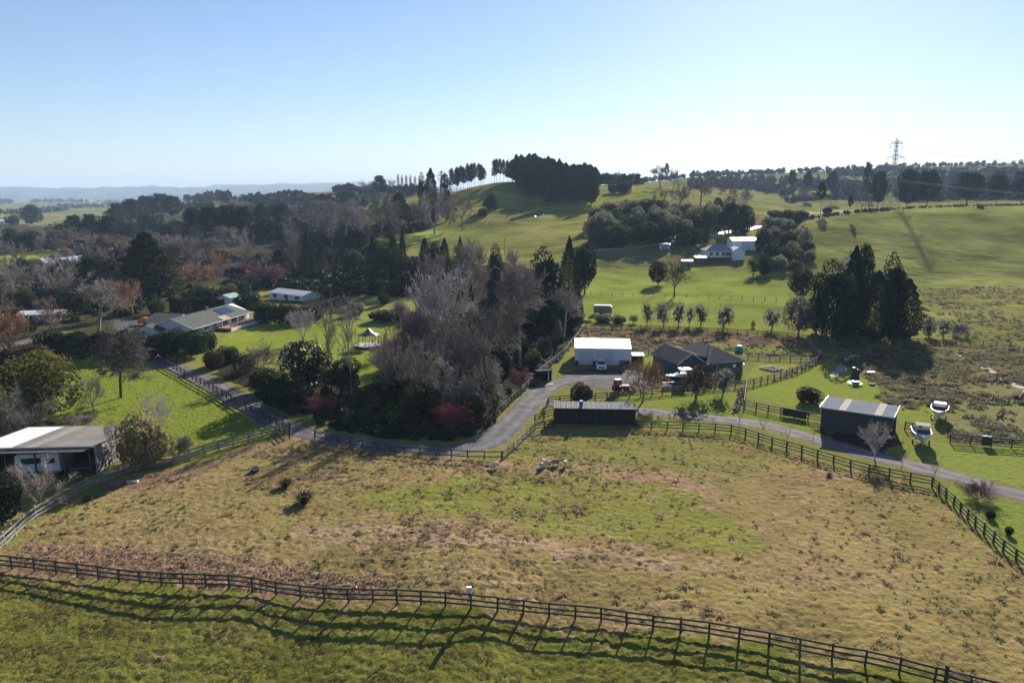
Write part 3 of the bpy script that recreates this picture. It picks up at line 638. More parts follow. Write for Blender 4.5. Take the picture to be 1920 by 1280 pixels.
# ------------------------------------------------------------------ trees and shrubs one by one: kind, colour, px, base, top, width (px), label
for a in [
 # --- right foreground: group of dark cypresses under the hill
 ('tall0','conifer',1560,634,490,84,'broadest dark conifer at the left of the conifer group below the hill'),
 ('cone2','conifer',1594,610,464,46,'tallest thin dark conifer at the back left of the group below the hill'),
 ('tall1','conifer',1613,606,462,44,'dark pointed conifer behind the middle of the group below the hill'),
 ('cone2','conifer',1637,640,510,66,'dark cone-shaped conifer standing frontmost in the group below the hill'),
 ('tall0','conifer',1666,632,477,54,'dark pointed conifer on the right shoulder of the group below the hill'),
 ('cone2','conifer',1695,636,524,56,'lower dark conifer at the right end of the group below the hill'),
 ('tall1','conifer',1530,624,514,40,'narrow dark conifer at the left edge of the group below the hill'),
 ('ever0','grey',1590,600,474,44,'grey-green leafy tree showing pale tops among the dark conifers'),
 ('ball1','green',1668,612,520,40,'light leafed bush tucked between two dark conifers below the hill'),
 ('ever1','brown',1500,560,502,40,'bronze leafed tree left of the dark conifer group'),
 ('ever2','grey',1497,628,556,56,'grey-green rounded tree by the fence left of the dark conifers'),
 ('tuft0','grey',1447,620,574,36,'dark bushy young tree at the right end of the paddock row'),
 ('tall0','grey',1546,628,592,18,'small upright pale shrub in front of the broad conifer'),
 ('tall1','grey',1573,628,589,26,'upright grey shrub before the conifers'),
 ('ball0','grey',1596,630,600,22,'low pale shrub before the frontmost conifer'),
 ('tall1','grey',1741,632,593,22,'pale upright shrub right of the dark conifers'),
 ('tuft1','grey',1768,634,596,30,'sparse grey shrub beside the back fence right of the conifers'),
 ('bush0','purple',1800,632,604,40,'low bare purple shrub at the back fence'),
 # --- row along the fence behind the white shed
 ('tuft0','grey',1213,612,562,26,'young tree at the left end of the row behind the white shed'),
 ('tuft1','grey',1244,614,560,34,'dark young tree second in the row behind the white shed'),
 ('tuft0','grey',1272,614,563,30,'young tree third in the row behind the white shed'),
 ('tuft1','grey',1292,612,568,18,'thin young tree fourth in the row behind the white shed'),
 ('tuft0','grey',1314,612,566,36,'open feathery young tree above the blue house ridge'),
 ('tuft1','grey',1356,618,566,42,'fullest young tree in the row, behind the blue house'),
 ('ball0','grey',1130,604,588,34,'low grey bush in front of the horse float'),
 ('ball1','grey',1160,606,590,26,'low scrubby bush right of the horse float'),
 ('tall1','grey',1412,614,600,8,'tiny conical bush on the paddock fence line'),
 ('bush1','grey',1188,606,590,22,'small twiggy bush on the paddock fence line'),
 # --- trees in the back paddock
 ('dome0','dark',1264,556,480,52,'gnarled bare tree with a thick trunk alone in the back paddock'),
 ('ever2','maroon',1234,535,490,36,'round reddish-brown tree left of the gnarled bare tree'),
 ('tuft0','green',1412,517,481,32,'small open tree right of the far house'),
 # --- left of the white shed: tall trees of the wood
 ('cone0','conifer',1066,560,444,48,'tall dark pointed conifer at the paddock corner'),
 ('ever1','conifer',1096,552,458,46,'dark leafy tree right of the tall pointed conifer'),
 ('tall0','conifer',1020,612,466,76,'big dark evergreen on the right edge of the wood'),
 ('tall1','conifer',1076,618,540,32,'dark evergreen at the corner of the back fence'),
 ('cone1','grey',1046,640,596,24,'pale conical shrub beside the lane fence'),
 ('ball1','grey',1020,665,630,30,'grey-green shrub by the lane fence left of the white shed'),
 ('ball0','green',1002,690,655,36,'green shrub by the lane fence above the dark shelter'),
 ('oval0','purple',975,690,492,92,'tall bare tree with fine purplish twigs on the right of the wood'),
 ('dome1','grey',945,705,570,96,'bare grey tree low on the right side of the wood'),
 ('vase0','pale',830,690,500,150,'large pale twiggy bare tree crowning the middle of the wood'),
 ('oval1','grey',895,600,452,70,'pale bare tree behind the wood under the pasture slope'),
 ('tall0','conifer',930,560,460,36,'dark evergreen behind the pale bare tree at the top of the wood'),
 ('cone1','conifer',864,610,520,16,'narrow dark conifer poking out of the wood'),
 ('cone2','conifer',884,620,534,16,'shorter narrow dark conifer poking out of the wood'),
 ('tall1','conifer',925,640,540,34,'dark evergreen half hidden in the right half of the wood'),
 ('tall0','brown',887,696,602,22,'bronze columnar conifer in the right half of the wood'),
 ('oval1','wine',790,700,585,90,'bare reddish tree behind the gazebo side of the wood'),
 ('vase1','grey',752,772,622,112,'big grey bare tree with red tips on the left of the wood'),
 ('bush0','red',730,690,624,60,'crimson twigged shrub at the left edge of the wood'),
 ('weep0','grey',832,778,662,86,'bare weeping tree in the front of the wood'),
 ('weep1','grey',905,778,672,84,'second bare weeping tree at the right front of the wood'),
 ('dome0','grey',870,720,560,120,'grey bare tree deep in the middle of the wood'),
 ('ever0','ever',735,770,690,70,'dark evergreen shrub under the big grey bare tree'),
 ('ever1','ever',790,800,722,80,'dark evergreen mass along the driveway below the wood'),
 ('ever2','ever',880,800,740,60,'dark evergreen bush near the driveway bend'),
 ('bush1','red',845,808,752,84,'bright crimson twigged shrub at the driveway bend'),
 ('bush0','red',603,776,735,64,'crimson twigged shrub under the dark magnolia'),
 ('bush1','maroon',972,730,690,36,'maroon twigged shrub beside the lane fence'),
 ('palm0','green',928,792,728,46,'clump of cabbage trees near the driveway bend'),
 ('palm0','green',732,806,768,22,'small cabbage tree on the bank above the driveway'),
 # --- lawn trees
 ('vase0','pale',568,645,578,70,'small bare fan-shaped tree on the lawn'),
 ('gaunt0','grey',622,740,552,66,'tall gaunt bare tree left of the gazebo'),
 ('gaunt1','grey',660,745,560,62,'forked gaunt bare tree right beside the gazebo'),
 ('ever2','glossy',575,742,640,92,'large glossy dark magnolia above the driveway'),
 ('ever0','glossy',640,738,672,72,'lower glossy dark evergreen right of the magnolia'),
 ('dome1','brown',490,715,640,86,'brown twiggy bare tree between the driveway and the lawn'),
 ('dome0','grey',545,700,650,60,'grey twiggy bare tree left of the magnolia'),
 ('ball1','green',500,735,688,58,'green shrub on the bank beside the driveway'),
 ('ball0','ever',540,765,700,70,'dark shrub below the magnolia beside the driveway'),
 ('ball0','ever',455,700,662,48,'dark rounded shrub near the driveway top'),
 ('ball1','green',428,680,648,38,'rounded shrub at the lawn corner'),
 ('ball0','brown',400,690,655,40,'brown shrub at the driveway top'),
 ('bush0','red',441,708,683,18,'small red twigged shrub by the driveway'),
 # --- left field
 ('larch0','dark',227,745,616,98,'lone bare tree with a straight trunk in the left field'),
 ('ever2','yellow',72,790,664,146,'large sunlit rounded evergreen at the left of the field'),
 ('dome1','purple',178,778,700,66,'bare pinkish bush at the edge of the left field'),
 ('bush0','grey',35,826,726,110,'grey twiggy thicket behind the left barn'),
 ('bush1','purple',150,800,776,60,'low bare purplish bush behind the left barn roof'),
 ('ball1','straw',272,872,776,92,'straw coloured bamboo-like clump beside the left barn'),
 ('vase1','pale',298,812,735,50,'sparse bare shrub behind the straw coloured clump'),
 ('bush0','grey',332,858,812,60,'small grey bare shrub right of the straw coloured clump'),
 ('gaunt1','dark',214,905,792,24,'dead stick-like tree against the left barn wall'),
 ('vase1','grey',75,958,868,110,'pale bare branching shrub in front of the left barn'),
 ('ever0','ever',5,985,892,70,'dark leafy bush at the left picture edge below the barn'),
 # --- bushes round the green-roofed house
 ('ball0','ever',92,668,618,56,'dark shrub at the top left corner of the field'),
 ('ball1','brown',50,690,646,92,'broad bronze shrub at the left field edge'),
 ('ball0','ever',283,668,626,50,'dark bush at the corner above the driveway fence'),
 ('ball1','grey',250,662,622,40,'grey-green bush beside the dark bush above the driveway fence'),
 ('ball1','ever',322,668,616,60,'tall dark bush under the left end of the green roofed house'),
 ('ever0','ever',360,668,618,64,'broad bush right below the green roofed house'),
 ('ball0','green',392,655,620,30,'small light shrub at the corner of the deck'),
 ('ball0','yellow',352,557,544,28,'small yellowish shrub behind the green roofed house'),
 ('ball1','green',376,560,535,40,'rounded light green shrub behind the green roofed house'),
 ('ball0','ever',400,562,538,26,'small dark shrub behind the clipped hedge'),
 ('ball1','grey',424,566,533,48,'grey-green shrub right of the small dark shrub'),
 ('ball1','ever',466,582,548,50,'round dark bush behind the solar panel end of the house'),
 ('ball0','green',293,592,560,36,'green bush at the forecourt of the green roofed house'),
 ('ball0','ever',440,560,520,60,'dark bush above the deck end of the house'),
 ('ball1','ever',500,604,566,48,'dark bush left of the white roofed house'),
 ('ball0','ever',530,606,568,46,'sunlit topped bush in front of the white roofed house'),
 ('ball1','maroon',560,606,572,44,'reddish topped bush in front of the white roofed house'),
 ('ball0','ever',590,602,570,40,'dark bush right of the white roofed house'),
 ('ball1','grey',668,588,566,32,'small rounded grey shrub above the lawn'),
 ('ball0','ever',720,570,548,26,'small dark shrub near the wooden rails'),
 ('ball1','brown',730,600,580,70,'low bronze shrub bank above the gazebo lawn'),
 # --- left gardens
 ('cypress0','cypress',281,555,438,104,'giant dark cypress dominating the left gardens'),
 ('rust1','rust',370,538,491,76,'domed rust coloured tree right of the giant cypress'),
 ('dome0','wine',450,494,461,42,'small wine red domed tree beyond the rust coloured tree'),
 ('rust0','rust',250,596,524,66,'rust topped bare tree below the giant cypress'),
 ('oval0','grey',184,634,528,100,'large bare grey tree left of the orange tarpaulin'),
 ('rust1','rust',20,665,572,90,'rusty bare tree at the left picture edge'),
 ('dome1','brown',95,628,554,84,'bare brown tree in front of the white garage'),
 ('vase1','grey',118,575,490,86,'tall bare multi-stemmed tree left of the spreading cypress'),
 ('spread0','cypress',180,556,480,62,'flat topped cypress with a sunlit yellow crown'),
 ('cone2','conifer',65,552,502,32,'dark conical tree in the far left gardens'),
 ('ball1','yellow',42,582,536,46,'yellow green bush above the white garage'),
 ('oval1','purple',5,592,500,60,'pinkish bare tree at the far left edge'),
 ('dome0','purple',35,560,492,60,'bare purplish tree left of the dark conical tree'),
 ('ever1','ever',140,590,540,60,'dark evergreen behind the large bare grey tree'),
 ('ever0','ever',90,550,510,40,'dark evergreen beside the tall multi-stemmed tree'),
 ('dome1','grey',215,560,505,50,'bare grey tree between the two cypresses'),
 ('vase0','purple',330,500,440,56,'bare purple tree right behind the giant cypress'),
 ('dome1','purple',366,500,440,60,'second bare purple tree behind the giant cypress'),
 ('oval0','purple',402,498,444,48,'third bare purple tree behind the giant cypress'),
 ('vase1','purple',452,482,426,50,'broad bare tree above the wine red tree'),
 ('ever0','ever',413,498,470,36,'dark bush between the bare purple trees and the wine red tree'),
 ('bush1','maroon',466,515,488,40,'reddish shrub beside the dark garden roof'),
 ('dome0','purple',84,470,438,44,'bare purple tree on the left valley floor'),
 ('oval1','brown',116,482,448,46,'bare brown tree above the polytunnel'),
 ('dome1','purple',12,488,452,40,'pale bare tree at the left edge above the small field'),
 ('ever1','ever',118,458,418,46,'dark evergreen above the polytunnel'),
 ('ever2','ever',60,470,434,50,'dark broad evergreen on the left valley floor'),
 ('ever0','ever',26,468,428,30,'dark evergreen at the left edge of the valley floor'),
 ('tall1','pine',60,420,384,34,'dark tree alone beside the far green field'),
 ('ever0','pine',24,424,404,24,'dark round tree by the far white sheds'),
 # --- dark evergreen belt across the left valley
 ('spread0','pine',142,452,404,32,'leftmost tall evergreen of the valley belt'),
 ('spread1','pine',172,454,402,34,'tall evergreen second from the left in the valley belt'),
 ('tall0','pine',207,460,394,44,'bulky dark evergreen in the left half of the valley belt'),
 ('spread0','pine',222,430,382,30,'high evergreen behind the bulky one in the valley belt'),
 ('spread1','pine',248,425,374,34,'grey-green high evergreen in the middle of the valley belt'),
 ('spread0','pine',276,415,368,40,'high spreading pine at the crest of the valley belt'),
 ('spread1','pine',304,412,364,40,'highest spreading pine of the valley belt'),
 ('spread0','pine',326,418,368,34,'spreading pine right of the highest one'),
 ('ever1','pine',285,445,396,52,'broad dark evergreen in front of the highest pines'),
 ('ever2','pine',240,452,410,40,'dark evergreen in the front row of the valley belt'),
 ('spread1','pine',365,446,390,40,'dark evergreen left of the big dark pair in the valley belt'),
 ('spread0','pine',398,448,388,46,'big dark evergreen in the right part of the valley belt'),
 ('spread1','pine',430,448,386,46,'big dark evergreen near the right end of the valley belt'),
 ('spread0','pine',458,444,388,36,'dark evergreen at the right end of the valley belt'),
 ('ever2','pine',328,446,414,36,'low dark evergreen in the middle of the valley belt'),
 ('tall0','pine',422,380,360,28,'dark rounded clump on the far slope beyond the valley belt'),
 ('dome0','purple',445,388,372,40,'bare purple tree beyond the right end of the valley belt'),
 # --- mid slope, left of centre
 ('tall1','pine',492,428,384,34,'dark evergreen left of the bare mid slope trees'),
 ('ever1','pine',524,420,378,36,'dark evergreen in the middle slope gardens'),
 ('ever0','pine',505,446,408,44,'dark bush below the middle slope evergreens'),
 ('dome1','purple',548,468,416,52,'bare purple tree on the middle slope'),
 ('oval0','purple',585,452,396,46,'bare tree in the band of grey trees on the middle slope'),
 ('dome0','purple',618,456,388,52,'second bare tree in the band of grey trees on the middle slope'),
 ('oval1','purple',648,452,386,46,'third bare tree in the band of grey trees on the middle slope'),
 ('dome1','purple',672,450,392,40,'rightmost bare tree in the band of grey trees on the middle slope'),
 ('spread0','pine',610,395,364,42,'dark spreading tree on the upper left slope'),
 ('spread1','pine',650,392,358,44,'second dark spreading tree on the upper left slope'),
 ('vase0','grey',714,443,360,62,'big bare spreading tree with a clear trunk on the green slope'),
 ('cone2','pine',749,428,362,48,'dark broad conifer right of the big bare spreading tree'),
 ('vase1','purple',815,438,356,70,'wide bare purple tree below the tall conifers'),
 ('dome0','purple',785,432,372,50,'bare tree left of the wide bare purple tree'),
 ('dome1','brown',867,431,356,52,'round bare tree with a dark trunk by the vine rows'),
 ('tall0','pine',920,396,360,30,'small evergreen alone on the pasture slope'),
 ('ball0','pine',906,406,390,20,'dark bush beside the vine rows'),
 ('ball1','ever',667,466,432,36,'dark rounded bush above the dark roofed hillside house'),
 ('ball0','ever',790,432,416,30,'dark bush under the tall conifers'),
 ('tall0','pine',793,415,326,20,'left one of the three tall conifers on the slope'),
 ('cone2','pine',809,420,318,34,'tallest of the three tall conifers on the slope'),
 ('tall1','pine',836,415,328,22,'right one of the three tall conifers on the slope'),
 ('cone1','conifer',578,524,440,34,'slim dark conifer left of the hillside house'),
 ('cone2','conifer',525,528,468,40,'broad dark conifer at the left of the hillside house'),
 ('cone0','brown',604,517,455,28,'brownish conifer right of the slim dark one'),
 ('cone0','conifer',700,520,446,34,'dark conifer at the left of the hillside conifer cluster'),
 ('cone2','conifer',738,515,441,28,'dark conifer in the middle of the hillside conifer cluster'),
 ('cone1','conifer',756,524,434,24,'slender tallest conifer of the hillside cluster'),
 ('ever1','green',722,518,455,36,'sunlit leafy tree among the hillside conifers'),
 ('ball1','green',664,512,469,42,'sunlit light green tree left of the hillside conifer cluster'),
 ('cone1','conifer',797,512,446,32,'dark conifer left of the brownish pair'),
 ('ever0','green',815,514,454,28,'light topped tree beside the dark conifer on the slope'),
 ('cone1','brown',834,512,446,30,'brownish conifer on the slope above the wood'),
 ('cone0','brown',863,490,442,18,'thin brownish conifer by the open slope'),
 ('dome0','brown',810,540,470,50,'brown bare tree below the slope conifers'),
 ('bush0','wine',500,535,490,70,'reddish bare shrub left of the broad dark conifer'),
 # --- ridge behind
 ('dome0','purple',690,366,338,32,'bare ridge tree at the left of the ridge group'),
 ('spread1','pine',712,367,330,26,'round topped tree highest in the left ridge group'),
 ('dome1','purple',735,362,336,28,'bare ridge tree right of the round topped one'),
 # --- right of the knoll
 ('ball0','pine',1148,362,340,22,'dark shrub right of the pine plantation'),
 ('ball1','pine',1168,363,340,26,'dark shrub near the end of the plantation shadow'),
 ('ball0','pine',1180,356,341,10,'small dark round bush on the grassy shoulder'),
 ('oval0','purple',1138,342,318,22,'bare tree on the skyline right of the plantation'),
 ('dome0','purple',1160,342,316,26,'second bare tree on the skyline right of the plantation'),
 ('vase0','purple',1189,342,317,20,'slim bare tree on the skyline'),
 ('cone0','pine',1196,340,318,8,'small pointed conifer on the skyline'),
 ('oval1','brown',1238,356,312,36,'large bare tree breaking the skyline at right of centre'),
 ('gum0','pine',1249,350,307,9,'slender tall tree with a tiny tuft on the skyline'),
 ('dome1','purple',1262,356,316,30,'bare tree right of the slender tufted tree'),
 ('dome0','brown',1275,392,344,46,'bare brown tree behind the shrub grove'),
 ('oval0','brown',1312,388,342,50,'second bare brown tree behind the shrub grove'),
 ('dome1','grey',1365,388,334,44,'bare tree with a dark base behind the shrub grove'),
 ('dome0','purple',1400,390,352,36,'bare purple tree at the right behind the shrub grove'),
 ('dome1','brown',1235,398,356,36,'low bare tree at the top of the shrub grove'),
 # --- gums and bare trees in the right far paddocks
 ('gum0','pine',1483,372,320,16,'tall bare-trunked gum left in the far paddock'),
 ('gum0','pine',1513,376,322,16,'tall bare-trunked gum second in the far paddock'),
 ('gum0','pine',1538,402,342,16,'nearest tall bare-trunked gum in the far paddock'),
 ('gum0','pine',1557,380,322,20,'tall gum right of the nearest one'),
 ('gum0','pine',1592,408,366,9,'dead looking pole of a tree on the hill edge'),
 ('gum0','pine',1622,392,306,16,'tall straight gum left of the pylon'),
 ('dome0','purple',1508,384,345,34,'bare tree between the gums'),
 ('dome1','purple',1615,394,360,40,'bare round tree left of the pylon base'),
 ('spread0','pine',1645,392,322,32,'dark pine just left of the pylon'),
 ('spread1','pine',1700,388,318,44,'dark broad tree just right of the pylon'),
 ('spread0','pine',1738,388,320,44,'dark broad tree beyond the hill crest'),
 ('spread1','pine',1812,388,322,58,'biggest dark tree beyond the hill crest'),
 ('spread0','pine',1866,388,322,34,'dark open topped tree beyond the hill crest'),
 ('spread1','pine',1912,388,322,40,'dark tree beyond the hill crest at the right edge'),
 ('ball0','pine',1452,410,394,28,'dark clipped bush left of the hill'),
 ('ball1','pine',1478,410,393,30,'second dark bush left of the hill'),
 ('ball0','pine',1500,412,394,26,'third dark bush left of the hill'),
 ('ball1','pine',1551,400,388,18,'small dark bush in the straw coloured field'),
 ]:
    key, c, px, base, top, wd, lab = a
    Y = 590 if ('beyond the hill crest' in lab or 'pylon' in lab and c == 'pine' and px > 1630) else None
    tree(key, c, px, base, top, wd, lab, Y=Y)

# pine plantation on the knoll and the two smaller stands
def stand(px0, px1, n, topf, basef, wd, label, group, Yf, keys=('pine2','pine3')):
    rr = random.Random(px0)
    for i in range(n):
        px = px0+(px1-px0)*(i+rr.uniform(.1,.9))/n; Y = Yf(px)*rr.uniform(.94, 1.05)
        tree(keys[i % 2], 'pine', px, basef(px), topf(px)+rr.uniform(-3, 7), wd*rr.uniform(.8, 1.25), label, group, Y=Y)
ip = lambda pts: (lambda x: float(np.interp(x, [p[0] for p in pts], [p[1] for p in pts])))
stand(846, 911, 12, ip([(845,318),(870,307),(895,306),(912,314)]), lambda x: 352, 11, 'slender pine in the small stand left of the plantation', 'pines in the small stand left of the plantation', lambda x: 640, ('pine0','pine1'))
stand(924, 975, 9, ip([(924,302),(950,297),(975,293)]), lambda x: 345, 12, 'slender pine at the see-through left end of the plantation', 'pines at the thin left end of the plantation', lambda x: 650, ('pine0','pine1'))
for row, (dy, dt, n) in enumerate([(660, 0, 20), (635, 5, 20), (612, 12, 18), (590, 22, 14)]):
    stand(958+row*6, 1120-row*3, n+3, (lambda d: ip([(955,294+d),(990,290+d),(1020,291+d),(1045,296+d),(1065,306+d),(1085,308+d),(1105,308+d),(1120,316+d)]))(dt), lambda x: 360, 23,
          'dark pine within the dense plantation on the grassy knoll', 'pines of the dense plantation on the knoll', (lambda q: (lambda x: q-(x-960)*.12))(dy))
for i in range(6):
    tree('poplar%d' % (i % 2), 'pale', 746+i*8+RT.uniform(-1,1), 358, 327+RT.uniform(-1,4), 6, 'bare slender poplar in the row on the left skyline', 'bare poplars on the left skyline')

# rounded shrubs of the grove above the far lane
gr = random.Random(5)
G1 = [(1112,455,408,40),(1135,452,396,44),(1118,430,388,34),(1150,440,392,40),(1170,425,384,32),(1142,416,380,30),(1190,448,400,44),(1215,440,398,40),(1185,412,378,34),(1212,410,374,34),(1240,440,392,40),
      (1232,408,376,34),(1258,424,388,32),(1265,446,402,38),(1290,440,396,40),(1282,412,384,30),(1305,420,386,30),(1318,436,392,34),(1165,462,420,40),(1210,458,416,44),(1245,456,414,36),(1282,448,412,34),(1135,463,425,36),
      (1340,430,384,30),(1225,425,385,26),(1200,428,388,24)]
for i, (px, b, t, wd) in enumerate(G1):
    tree(('ball0','ever1','ball1','ever2')[i % 4], ('grey','green','grey','ever')[gr.randrange(4)], px+gr.uniform(-4,4), b, t, wd*1.12, 'rounded shrub in the dense grove above the far lane', 'rounded shrubs of the grove above the far lane')
for px, b, t, wd, lab in [(1213,395,388,34,''),(1328,425,378,26,'pointed dark conifer in the grove right of centre'),(1366,436,371,44,'tallest domed conifer of the grove above the lane'),(1345,424,372,26,'slim dark conifer left of the tallest domed one'),
                     (1397,440,386,34,'domed conifer at the right end of the grove'),(1388,428,374,30,'grey topped conifer behind the right end of the grove')]:
    if lab: tree('tall%d' % (px % 2), 'grey' if 'grey' in lab else 'conifer', px, b, t, wd, lab)
for px, b, t, wd, lab in [(1274,462,436,15,'first of four small domed conifers beside the far house'),(1284,462,437,14,'second of four small domed conifers beside the far house'),
                     (1303,460,428,32,'largest of four small domed conifers beside the far house'),(1322,458,429,16,'last of four small domed conifers, nearest the far house')]:
    tree('tall%d' % (px % 2), 'ever', px, b, t, wd, lab)
# grove at the left foot of the hill
G2 = [(1440,436,405,34),(1462,430,408,26),(1478,430,412,24),(1492,418,402,18),(1450,462,424,36),(1478,462,432,30),(1510,456,430,22),(1500,446,428,22),(1446,490,452,34),(1470,492,462,26),(1496,494,468,26),(1518,490,468,20),
      (1512,474,450,26),(1430,470,430,30),(1484,480,452,22),(1458,508,478,30),(1490,512,486,28),(1432,514,476,26)]
for i, (px, b, t, wd) in enumerate(G2):
    tree(('tall0','ball1','tall1','ball0')[i % 4], ('green','grey','ever')[gr.randrange(3)], px, b, t, wd*1.1, 'domed shrub in the grove at the left foot of the hill', 'domed shrubs at the left foot of the hill')
# saplings along the lane
for px, b, t, wd, lab in [(1237,806,768,14,'bare sapling at the left end of the lane row'),(1286,803,764,16,'thin bare sapling second in the lane row'),(1337,806,764,12,'thin bare sapling third in the lane row'),
       (1386,800,752,26,'forked bare sapling below the wood pile'),(1430,818,772,26,'bare sapling below the black shade cloth'),(1475,832,790,20,'small bare sapling left of the stake-like one'),
       (1523,846,778,9,'upright stake-like sapling left of the grey shed'),(1690,880,828,34,'bare V-shaped sapling at the right corner of the grey shed'),(1752,900,852,32,'bare forked sapling at the fence corner'),
       (1640,862,792,60,'fine twigged bare tree in front of the grey shed')]:
    tree('sapling%d' % (px % 2) if wd < 40 else 'vase0', 'grey' if wd < 40 else 'pale', px, b, t, wd, lab)
tree('bush0', 'wine', 1832, 938, 904, 74, 'low bare shrub by the lane at the right')
tree('sapling0', 'pale', 1858, 966, 908, 22, 'bare standard tree rising behind the clipped ball')
# trees between the house fence and the lane
tree('rust0', 'rust', 1206, 752, 672, 84, 'flat topped rusty tree in front of the blue house')
tree('tuft1', 'brown', 1305, 748, 680, 62, 'feathery bronze tree hiding the boat stern')
tree('tuft0', 'grey', 1355, 742, 688, 44, 'rounded grey-green tree at the house corner')
tree('ball1', 'brown', 1090, 752, 718, 40, 'rounded bronze bush behind the black stable')
tree('ball0', 'maroon', 1518, 756, 724, 44, 'maroon rounded bush left of the grey shed')
# rush clumps in the big paddock
RUSH = np_mesh('clump', *tussock_arrays(3, 160, 1., .75))
for px, py, wd, lab in [(571,942,38,'larger dark rush clump in the big paddock'),(536,912,28,'smaller dark rush clump in the big paddock'),(1263,690,0,''),(1555,892,13,'round dark tuft beyond the paddock fence'),(165,938,16,'small rusty tuft by the silvery fence')]:
    if not wd: continue
    p = P(px, py); k = ppm(p); o = link('rush_clump', RUSH, LM['brown']); o.location = p; o.scale = (wd/k*.62, wd/k*.62, wd/k*.75); tag(o, lab, 'rush')

# bare trees and evergreens that only thicken the woods: nothing tells them apart
def fill(poly, n, keys, cols, h0, h1_, asp, label, group, seed):
    r_ = np.random.RandomState(seed); po = poly_xy(poly); k = 0; pts = []
    while k < n:
        x = r_.uniform(po[:,0].min(), po[:,0].max()); y = r_.uniform(po[:,1].min(), po[:,1].max())
        if not inside(po, np.array([x]), np.array([y]))[0] or any(math.hypot(x-a, y-b) < 3 for a, b in pts): continue
        if min(math.hypot(x-q.x, y-q.y) for q in drive_c) < 4.5: continue
        pts.append((x, y)); h = r_.uniform(h0, h1_); place_tree(keys[r_.randint(len(keys))], cols[r_.randint(len(cols))], Vector((x, y, h1(x, y)-.05)), h*asp*r_.uniform(.8, 1.2), h, label, group); k += 1
WOOD = [(740,640),(790,560),(850,510),(960,520),(1060,590),(1070,640),(985,715),(930,770),(890,795),(800,800),(730,770),(720,700)]
fill(WOOD, 34, ('dome0','dome1','oval0','oval1','vase0','vase1'), ('grey','purple','grey','brown'), 8, 14, .62, 'grey bare tree standing inside the central wood', 'bare trees packed inside the central wood', 3)
fill(WOOD, 16, ('tall0','ever0','ever1','ball0'), ('ever','conifer'), 3, 6.5, .8, 'dark evergreen shrub under the bare trees of the central wood', 'evergreen shrubs inside the central wood', 4)
fill([(0,520),(60,480),(230,485),(330,500),(480,500),(490,540),(340,545),(240,590),(120,600),(0,620),(-60,560)], 34, ('dome0','dome1','oval0','oval1','vase1'), ('grey','purple','brown','brown','rust'), 6, 12, .75, 'small bare tree among the shrubs of the left gardens', 'bare trees scattered through the left gardens', 5)
fill([(0,440),(120,440),(300,455),(470,450),(480,495),(240,480),(160,462),(0,478)], 30, ('dome0','dome1','oval0','ever0'), ('purple','purple','brown'), 8, 13, .8, 'purplish bare tree on the left valley floor', 'bare trees across the left valley floor', 6) if False else None
fill([(470,480),(480,430),(540,400),(680,390),(700,430),(780,440),(760,470),(700,490),(640,500),(560,520),(490,520)], 40, ('dome0','dome1','oval0','oval1','vase0'), ('purple','grey','brown','purple'), 8, 15, .7, 'bare tree in the grey band covering the middle slope', 'bare trees covering the middle slope', 7)
fill([(250,470),(300,455),(470,455),(480,495),(330,505),(260,500)], 22, ('dome0','dome1','oval0','oval1'), ('purple','grey','brown'), 8, 13, .8, 'bare tree in the belt behind the giant cypress', 'bare trees in the belt behind the giant cypress', 8)
fill([(0,455),(110,440),(240,455),(250,475),(160,475),(110,462),(0,478)], 16, ('dome0','dome1','oval0','oval1'), ('purple','grey','brown'), 7, 12, .8, 'bare tree on the left valley floor above the polytunnel', 'bare trees on the left valley floor', 9)
# ------------------------------------------------------------------ uncountable growth
def scatter(name, arrs, pos, sxy, sz, m, label, rs):
    V = []; Fc = []; off = 0
    for i, p in enumerate(pos):
        v, f = arrs[i % len(arrs)]; a = rs.uniform(0, 6.28); c, s = math.cos(a), math.sin(a)
        q = np.stack([(v[:,0]*c-v[:,1]*s)*sxy[i]+p[0], (v[:,0]*s+v[:,1]*c)*sxy[i]+p[1], v[:,2]*sz[i]+p[2]], 1)
        V.append(q); Fc.append(f+off); off += len(v)
    o = link(name, np_mesh(name, np.concatenate(V), np.concatenate(Fc)), m); tag(o, label, None, None, 'stuff'); return o
def in_poly_points(pts, n, rs, dens=None):
    poly = poly_xy(pts); out = []
    while sum(len(a) for a in out) < n:
        x = rs.uniform(poly[:,0].min(), poly[:,0].max(), n*3); y = rs.uniform(poly[:,1].min(), poly[:,1].max(), n*3); k = inside(poly, x, y)
        if dens is not None: k &= rs.uniform(0, 1, len(x)) < dens(x, y)
        out.append(np.stack([x[k], y[k]], 1))
    q = np.concatenate(out)[:n]; return np.column_stack([q, H(q[:,0], q[:,1])])
def off_road(p, extra=.4):
    d = np.full(len(p), 1e9)
    for c, half in ROADS[:3]:
        for q in c: d = np.minimum(d, np.hypot(p[:,0]-q.x, p[:,1]-q.y)-half)
    for pl in (YARD, YARD2): d[inside(poly_xy(pl), p[:,0], p[:,1])] = -1
    return p[d > extra]
rs = np.random.RandomState(4)
TUS = [tussock_arrays(i, 16) for i in range(5)]
PAD = [(0,1046),(60,990),(200,912),(330,876),(545,822),(760,855),(940,866),(1000,812),(1190,812),(1310,814),(1440,840),(1627,893),(1747,918),(1830,993),(1930,1072),(2200,1290),(1900,1292),(1650,1250),(1350,1190),(900,1130),(450,1104),(0,1058)]
dens = lambda x, y: np.clip((fbm(x/3.5, y/3., 3, 51)-.40)*3, .10, 1)*np.clip((fbm(x/17, y/13, 2, 53)-.30)*3, .25, 1)
p = in_poly_points(PAD, 10000, rs, dens); kx = rs.uniform(0, 1, len(p)) < np.clip(.95-(p[:,0]+10)/45, .28, 1); p = p[kx]; s = rs.gamma(2.0, .105, len(p))+.05
